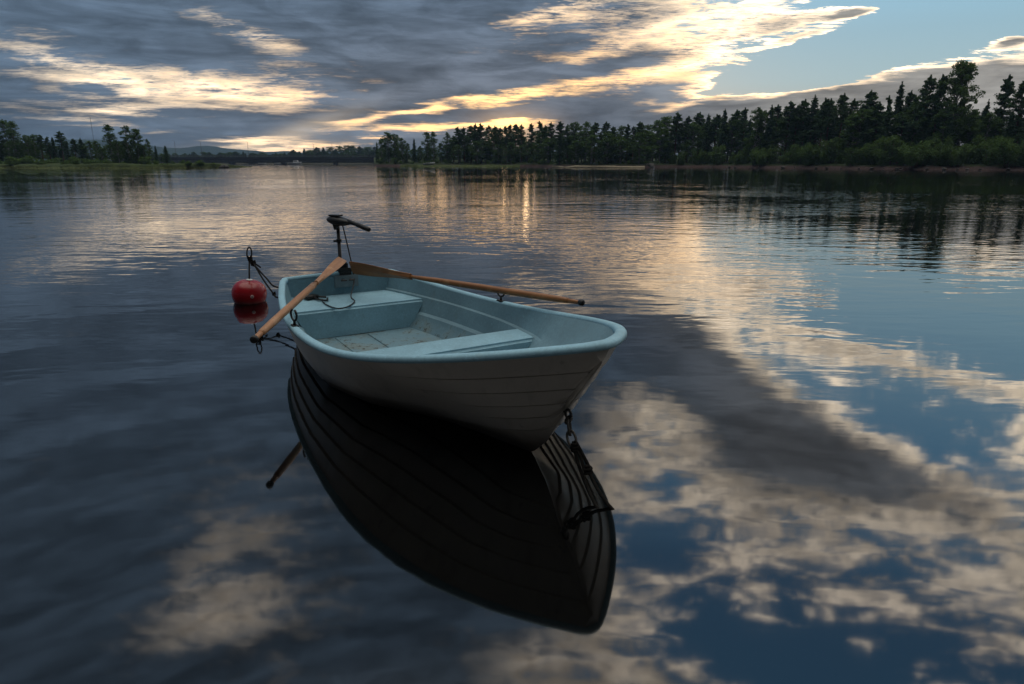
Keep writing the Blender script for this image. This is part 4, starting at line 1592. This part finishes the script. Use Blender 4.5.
def oar(label, tip, hand, wood, roll, blade_l=0.52, blade_w=0.125, r0=0.021):
    """tip and hand in the world; local X runs from the handle to the blade."""
    v = tip - hand
    L = v.length
    X = v.normalized()
    Z = Vector((0, 0, 1))
    Yv = Z.cross(X).normalized()
    Zv = X.cross(Yv)
    M = Matrix((X, Yv, Zv)).transposed().to_4x4()
    M = Matrix.Translation(hand) @ M @ Matrix.Rotation(roll, 4, 'X')
    root = bpy.data.objects.new('oar', None)
    COL.objects.link(root)
    root.matrix_world = M
    tag(root, label, 'oar')
    # loom: round, slightly tapered
    bm = bmesh.new()
    xs = [0.10, 0.13, 0.35, 0.8, 1.2, L - blade_l - 0.1, L - blade_l + 0.06]
    rs = [r0 * 0.80, r0 * 0.95, r0 * 1.08, r0 * 1.1, r0 * 1.02, r0 * 0.80, r0 * 0.45]
    tube_bm(bm, [(x, 0, 0) for x in xs], rs, 16)
    obj('loom', bm, wood, root, True)
    bm = bmesh.new()
    tube_bm(bm, [(0.018, 0, 0), (0.03, 0, 0), (0.07, 0, 0), (0.115, 0, 0)], [r0 * 0.62, r0 * 0.66, r0 * 0.72, r0 * 0.76], 14)
    obj('handle', bm, wood, root, True)
    bm = bmesh.new()
    tube_bm(bm, [(-0.012, 0, 0), (-0.006, 0, 0), (0.012, 0, 0), (0.024, 0, 0)], [r0 * 0.7, r0 * 0.98, r0 * 0.98, r0 * 0.68], 14)
    obj('end_cap', bm, BLACK, root, True)
    # blade: flat with a raised spine that fades out
    bm = bmesh.new()
    rows = []
    N = 20
    for i in range(N + 1):
        q = i / N
        x = L - blade_l + blade_l * q
        qq = min(1.0, q / 0.85)
        w = blade_w / 2 * (0.46 + 0.54 * qq * qq * (3 - 2 * qq))
        w = max(w, r0 * 0.62)
        if q > 0.96:
            w *= 0.93
        th = 0.011 - 0.005 * q
        sp_ = r0 * 0.62 * max(0, 1 - q * 1.25) ** 0.8
        ring = []
        for k in range(24):
            a = 2 * PI * k / 24
            yy = w * math.copysign(abs(math.cos(a)) ** 0.6, math.cos(a))
            bump_ = max(0.0, 1 - (yy / (r0 * 0.9)) ** 2)
            zz = math.sin(a)
            zz = math.copysign(abs(zz) ** 0.6, zz) * (th * 0.55 + sp_ * bump_)
            ring.append(bm.verts.new((x, yy, zz)))
        rows.append(ring)
    for a, b in zip(rows, rows[1:]):
        for k in range(24):
            bm.faces.new((a[k], a[(k + 1) % 24], b[(k + 1) % 24], b[k]))
    bm.faces.new(rows[0][::-1])
    bm.faces.new(rows[-1])
    ob = obj('blade', bm, wood, root, True)
    ob.data.set_sharp_from_angle(angle=R(40))
    return root


oar('worn pale wooden oar on the near left side, handle pointing down over the water', at_z(342.5, 259, 0.53), at_z(254, 339.5, 0.415), WOOD_PALE, R(30), 0.86, 0.080, 0.021)
oar('orange wooden oar, darkened as backlit, on the far right side, handle pointing out to the right', at_z(351, 267.5, 0.48), at_z(582, 302.7, 0.490), WOOD_BACKLIT, R(72), 0.72, 0.112, 0.020)


# ------------------------------------------------------------------ electric motor clamped on the transom
def motor():
    base = bw(-0.06, 0.05, 0.42)
    root = thing('trolling_motor', 'black electric outboard motor with tiller clamped on the stern of the boat', 'motor', base, YAW)
    # local frame: x to the bow, y to port, z up, origin at the clamp
    b = bmesh.new()
    tube_bm(b, [(-0.03, 0, -0.78), (-0.03, 0, 0.385)], 0.0145, 14)
    obj('shaft', b, BLACKMETAL, root, True)
    b = bmesh.new()
    tube_bm(b, [(-0.03, 0, 0.24), (-0.03, 0, 0.265)], 0.022, 14)
    add_box(b, (-0.03, -0.03, 0.252), (0.016, 0.03, 0.016))
    obj('depth_collar', b, BLACK, root)
    b = bmesh.new()
    add_box(b, (0.0, 0, 0.035), (0.085, 0.085, 0.085))
    add_box(b, (0.085, 0, 0.02), (0.03, 0.11, 0.04))
    add_box(b, (0.085, 0, -0.045), (0.028, 0.10, 0.12))
    add_box(b, (0.02, 0, 0.012), (0.12, 0.06, 0.03))
    bmesh.ops.bevel(b, geom=list(b.edges), offset=0.008, segments=2, affect='EDGES')
    cl = obj('clamp', b, BLACK, root)
    for y in (-0.033, 0.033):
        b = bmesh.new()
        tube_bm(b, [(0.10, y, -0.05), (0.15, y, -0.05)], 0.006, 8)
        tube_bm(b, [(0.15, y - 0.022, -0.05), (0.15, y + 0.022, -0.05)], 0.007, 8)
        obj('clamp_screw', b, GALV, cl)
    # head: flattened pod, flat on top
    b = bmesh.new()
    rows = []
    N = 18
    for i in range(N + 1):
        q = i / N
        x = -0.115 + 0.25 * q
        prof_ = math.sin(PI * min(0.999, max(0.001, 0.05 + q * 0.90))) ** 0.55
        w, h = 0.062 * prof_ * (1 - 0.25 * q), 0.045 * prof_ * (1 - 0.25 * q)
        cz = 0.425 - 0.018 * q
        ring = []
        for k in range(20):
            a = 2 * PI * k / 20
            yy, zz = w * math.cos(a), h * math.sin(a)
            zz = min(zz, 0.024 * prof_ + 0.012 * (1 - q))
            ring.append(b.verts.new((x, yy, cz + zz)))
        rows.append(ring)
    for r1, r2 in zip(rows, rows[1:]):
        for k in range(20):
            b.faces.new((r1[k], r1[(k + 1) % 20], r2[(k + 1) % 20], r2[k]))
    b.faces.new(rows[0][::-1])
    b.faces.new(rows[-1])
    tube_bm(b, [(-0.03, 0, 0.345), (-0.03, 0, 0.40)], [0.02, 0.034], 16)
    hd = obj('head', b, BLACK, root, True)
    hd.rotation_euler = (0, 0, R(28))
    b = bmesh.new()
    add_box(b, (-0.03, 0, 0.4585), (0.11, 0.07, 0.012))
    bmesh.ops.bevel(b, geom=list(b.edges), offset=0.005, segments=2, affect='EDGES')
    obj('head_cap', b, BLACK, hd)
    b = bmesh.new()
    tube_bm(b, [(0.11, 0, 0.415), (0.17, 0, 0.404), (0.20, 0, 0.396), (0.205, 0, 0.395), (0.325, 0, 0.363), (0.335, 0, 0.360)],
            [0.021, 0.0165, 0.0155, 0.019, 0.0195, 0.015], 14)
    tl = obj('tiller', b, BLACK, root, True)
    tl.rotation_euler = (0, 0, R(28))
    b = bmesh.new()
    tube_bm(b, [(-0.03, 0, -0.76), (-0.03, 0, -0.76)][:1] + [(-0.03, 0, -0.80)], 0.03, 10)
    lathe = [(0.0, -0.16), (0.03, -0.14), (0.045, -0.05), (0.045, 0.07), (0.02, 0.13), (0, 0.14)]
    me = bmesh.new()
    lathe_bm(me, lathe, 18)
    bmesh.ops.transform(me, matrix=Matrix.Translation((-0.03, 0, -0.83)) @ Matrix.Rotation(PI / 2, 4, 'Y'), verts=me.verts)
    b.free()
    obj('motor_pod', me, BLACK, root, True)
    # power cable: from the head down past the clamp, over the seat, to its plug
    inv = Matrix.Rotation(-YAW, 4, 'Z') @ Matrix.Translation(-base)

    def loc(p):
        return inv @ p
    c = [(0.03, 0.02, 0.395), (0.055, 0.03, 0.30), (0.085, 0.045, 0.16), (0.105, 0.055, 0.06), (0.125, 0.06, -0.06)]
    for u, v in ((351, 296), (354.6, 301)):
        c.append(tuple(loc(at_z(u, v, 0.262 if v > 298 else 0.29))))
    for u, v in ((350, 305.5), (342, 308.2), (335, 308), (327, 305), (322.5, 301.5)):
        c.append(tuple(loc(at_z(u, v, 0.258))))
    b = bmesh.new()
    tube_bm(b, smooth_pts(c, 8), 0.0052, 8)
    obj('power_cable', b, BLACK, root, True)
    b = bmesh.new()
    pl = [loc(at_z(u, v, 0.264)) for u, v in ((327.5, 298.2), (326.5, 300.3), (318, 299.4), (312, 296.3), (320, 296.8), (326, 297.0))]
    tube_bm(b, smooth_pts(pl, 6), 0.008, 8)
    p1 = loc(at_z(311, 297, 0.27))
    bmesh.ops.create_cube(b, size=1.0, matrix=Matrix.Translation(p1) @ Matrix.Rotation(0.4, 4, 'Z') @ Matrix.Diagonal((0.06, 0.10, 0.03, 1)))
    obj('plug', b, BLACK, root, True)
    return root


motor()


# ------------------------------------------------------------------ mooring buoy
def buoy():
    p = at_z(249.3, 301.5, 0.0)
    root = thing('mooring_buoy', 'round red mooring buoy with an iron rod and ring left of the boat', 'buoy', p, 0.0)
    root.rotation_euler = (0, R(6), 0)
    root.scale = (0.93, 0.93, 0.95)
    m, nt, ps = mat('red_buoy_plastic')
    tcx = nt.n('ShaderNodeTexCoord')
    sp = nt.n('ShaderNodeSeparateXYZ')
    nt.link(tcx.outputs['Object'], sp.inputs[0])
    a = nt.noise(tcx.outputs['Object'], 9, 6, 0.65)
    c = nt.mix(nt.smooth(a, 0.3, 0.7), (0.24, 0.008, 0.013), (0.33, 0.013, 0.018))
    low = nt.smooth(nt.m('ADD', sp.outputs[2], nt.m('MULTIPLY', nt.m('SUBTRACT', a, 0.5), 0.06)), 0.05, 0.0)
    c = nt.mix(nt.m('MULTIPLY', low, 0.7), c, (0.10, 0.02, 0.018))
    c = nt.mix(nt.smooth(nt.noise(tcx.outputs['Object'], 30, 4, 0.7), 0.64, 0.74, 0, 0.3), c, (0.42, 0.10, 0.09))
    nt.link(c, ps.inputs['Base Color'])
    ps.inputs['Roughness'].default_value = 0.2
    prof = []
    for k in range(25):
        a_ = -PI / 2 + PI * k / 24
        r = 0.172 * max(0.0, math.cos(a_)) ** 0.72
        z = 0.088 + (0.135 if a_ > 0 else 0.16) * math.sin(a_)
        prof.append((r, z))
    prof[0] = (0, prof[0][1]); prof[-1] = (0, prof[-1][1])
    b = bmesh.new()
    lathe_bm(b, prof, 48)
    obj('float', b, m, root, True)
    b = bmesh.new()
    lathe_bm(b, [(0, 0.219), (0.032, 0.220), (0.034, 0.225), (0.028, 0.231), (0.012, 0.234), (0, 0.235)], 24)
    obj('washer', b, simple_mat('pale_zinc', (0.6, 0.6, 0.6), 0.4, 0.5), root, True)
    b = bmesh.new()
    tube_bm(b, [(0, 0, -0.45), (0, 0, 0.20), (0, 0, 0.43)], 0.0085, 10)
    ring = []
    for k in range(25):
        a_ = -PI / 2 + 2 * PI * k / 24
        ring.append((0.022 * math.cos(a_), 0.006 * math.cos(a_), 0.492 + 0.062 * math.sin(a_)))
    tube_bm(b, ring, 0.0075, 8, False)
    obj('rod', b, GALV, root, True)
    # moulded disc with a ring on the side that faces the viewer
    b = bmesh.new()
    lathe_bm(b, [(0.010, 0), (0.0165, 0.002), (0.0165, 0.006), (0.010, 0.006)], 20)
    lathe_bm(b, [(0, 0.003), (0.006, 0.004), (0.0, 0.0055)], 12)
    dirv = Vector((0.030, -0.166, 0.0))
    dirv = Vector((0.085, -0.148, 0.0))
    q = dirv.normalized().to_track_quat('Z', 'Y')
    bmesh.ops.transform(b, matrix=Matrix.Translation(Vector((dirv.x, dirv.y, 0.088)) * 1.0) @ q.to_matrix().to_4x4(), verts=b.verts)
    obj('emblem', b, simple_mat('pale_print', (0.55, 0.42, 0.42), 0.5), root, True)
    return root, p


buoy_o, BP = buoy()


def mooring_rope():
    root = thing('mooring_rope', 'dark knotted rope running from the red buoy to the stern of the boat', 'rope', BP + Vector((0.05, 0, 0.43)))
    o = root.location.copy()
    k1 = at_y(253.2, 263.2, BP.y - 0.02)
    s1 = bw(-0.02, -0.12, 0.36)
    s2 = bw(-0.02, -0.20, 0.24)
    e1 = at_y(279.5, 287.5, (k1.y * 0.3 + s1.y * 0.7))
    e2 = at_y(279.5, 297.5, (k1.y * 0.3 + s2.y * 0.7))
    m1 = at_y(266, 277.8, k1.y * 0.6 + s1.y * 0.4)
    m2 = at_y(264.5, 281.5, k1.y * 0.6 + s2.y * 0.4)
    m3 = at_y(274, 294, k1.y * 0.4 + s2.y * 0.6)
    top = BP + Vector((0.05, 0, 0.43))
    b = bmesh.new()
    tube_bm(b, [x - o for x in smooth_pts([top + Vector((0.004, -0.01, 0)), (top + k1) / 2 + Vector((0, 0, -0.015)), k1, m1, e1, s1], 10)], 0.0075, 8)
    obj('strand', b, ROPE, root, True)
    b = bmesh.new()
    tube_bm(b, [x - o for x in smooth_pts([top + Vector((-0.004, -0.012, -0.02)), (top + k1) / 2 + Vector((0.008, -0.01, -0.03)), k1, m2, m3, e2, s2], 10)], 0.0075, 8)
    obj('strand', b, ROPE, root, True)
    # knots: round the ring, at the splice, a small one farther down
    b = bmesh.new()
    for c_, r_, n_ in ((top + Vector((0, 0, -0.015)), 0.020, 3.2), (k1, 0.022, 3.6), (m3, 0.012, 2.2)):
        pts = []
        for i in range(44):
            a = n_ * 2 * PI * i / 43
            f_ = math.sin(PI * i / 43)
            pts.append(c_ - o + Vector((math.cos(a) * r_ * (0.6 + 0.4 * f_), math.sin(a) * r_ * 0.7, (i / 43 - 0.5) * r_ * 2.4 + 0.3 * r_ * math.cos(2 * a))))
        tube_bm(b, pts, 0.0075, 7)
    tail = [k1, k1 + Vector((0.03, 0, -0.012)), at_y(260.8, 267.6, k1.y)]
    tube_bm(b, [x - o for x in tail], 0.0075, 7)
    obj('knot', b, ROPE, root, True)


mooring_rope()


# ------------------------------------------------------------------ chain and rope from the stem down into the water
def stem_chain():
    p0 = bw(3.245, 0, 0.265)
    pw = at_z(617, 515.5, -0.02)
    root = thing('anchor_chain', 'iron chain links and doubled dark rope hanging from the bow into the water', 'chain', p0)
    o = p0.copy()
    way = [p0, at_y(569.5, 428, p0.y - 0.03), at_y(573, 441, p0.y - 0.06)]
    # three links
    b = bmesh.new()
    pts = [p0, at_y(568.8, 421, p0.y - 0.02), at_y(570.0, 433, p0.y - 0.045), at_y(573.2, 444, p0.y - 0.075)]
    for i in range(3):
        a_, c_ = pts[i], pts[i + 1]
        mid_ = (a_ + c_) / 2
        ax = (c_ - a_)
        half_l = ax.length / 2 + 0.008
        ax.normalize()
        side = ax.cross(Vector((0.2, 1, 0))).normalized() if i % 2 == 0 else ax.cross(Vector((1, -0.3, 0.2))).normalized()
        ring = []
        for k in range(25):
            th = 2 * PI * k / 24
            ring.append(mid_ - o + ax * (half_l * math.cos(th)) + side * (0.0175 * math.copysign(abs(math.sin(th)) ** 0.7, math.sin(th))))
        tube_bm(b, ring, 0.0058, 8, False)
    obj('chain_links', b, GALV, root, True)
    # doubled rope
    j = pts[3]

    def along(u, v, f):
        return at_y(u, v, j.y + (pw.y - j.y) * f)
    s1 = [j + Vector((0, 0, 0.012)), along(574.5, 449, 0.08), along(579, 466, 0.25), along(586, 485, 0.5), along(594, 502, 0.78), along(599.5, 511, 0.93), along(604, 517, 1.02)]
    s2 = [j + Vector((0.004, 0, 0.010)), along(577, 444, 0.06), along(584, 457, 0.2), along(588.5, 466, 0.32), along(590, 474, 0.42), along(597, 488, 0.60), along(606, 502, 0.82), along(617, 516, 1.0), pw + Vector((0.03, -0.03, -0.1))]
    s3 = [along(576, 448, 0.08), along(581, 458, 0.22), along(583.5, 468, 0.34), along(587, 473.5, 0.41)]
    b = bmesh.new()
    tube_bm(b, [x - o for x in smooth_pts(s1, 8)], 0.007, 8)
    obj('rope_strand', b, ROPE, root, True)
    b = bmesh.new()
    tube_bm(b, [x - o for x in smooth_pts(s2, 8)], 0.007, 8)
    tube_bm(b, [x - o for x in smooth_pts(s3, 8)], 0.0065, 8)
    obj('rope_strand', b, ROPE, root, True)
    b = bmesh.new()
    for c_, r_, n_ in ((along(575, 447.5, 0.08), 0.015, 3.0), (along(588, 470.5, 0.38), 0.015, 2.6)):
        kp = []
        for i in range(44):
            a = n_ * 2 * PI * i / 43
            f_ = math.sin(PI * i / 43)
            kp.append(c_ - o + Vector((math.cos(a) * r_ * (0.55 + 0.45 * f_), math.sin(a) * r_ * 0.7, (i / 43 - 0.5) * r_ * 2.6)))
        tube_bm(b, kp, 0.0065, 7)
    obj('knot', b, ROPE, root, True)


stem_chain()


# ------------------------------------------------------------------ the evening air
def haze():
    bm = bmesh.new()
    bmesh.ops.create_cube(bm, size=1.0, matrix=Matrix.Translation((0, 0, 29)) @ Matrix.Diagonal((6400, 6400, 62, 1)))
    m = bpy.data.materials.new('evening_air')
    m.use_nodes = True
    nt = NT(m.node_tree)
    out = nt.n('ShaderNodeOutputMaterial')
    v = nt.n('ShaderNodeVolumePrincipled')
    v.inputs['Color'].default_value = (0.40, 0.60, 0.92, 1)
    v.inputs['Density'].default_value = 0.00022
    v.inputs['Anisotropy'].default_value = 0.2
    nt.link(v.outputs[0], out.inputs['Volume'])
    o = obj('haze', bm, m)
    tag(o, 'thin blue evening haze over the water and the far hills', 'haze', kind='stuff')


haze()
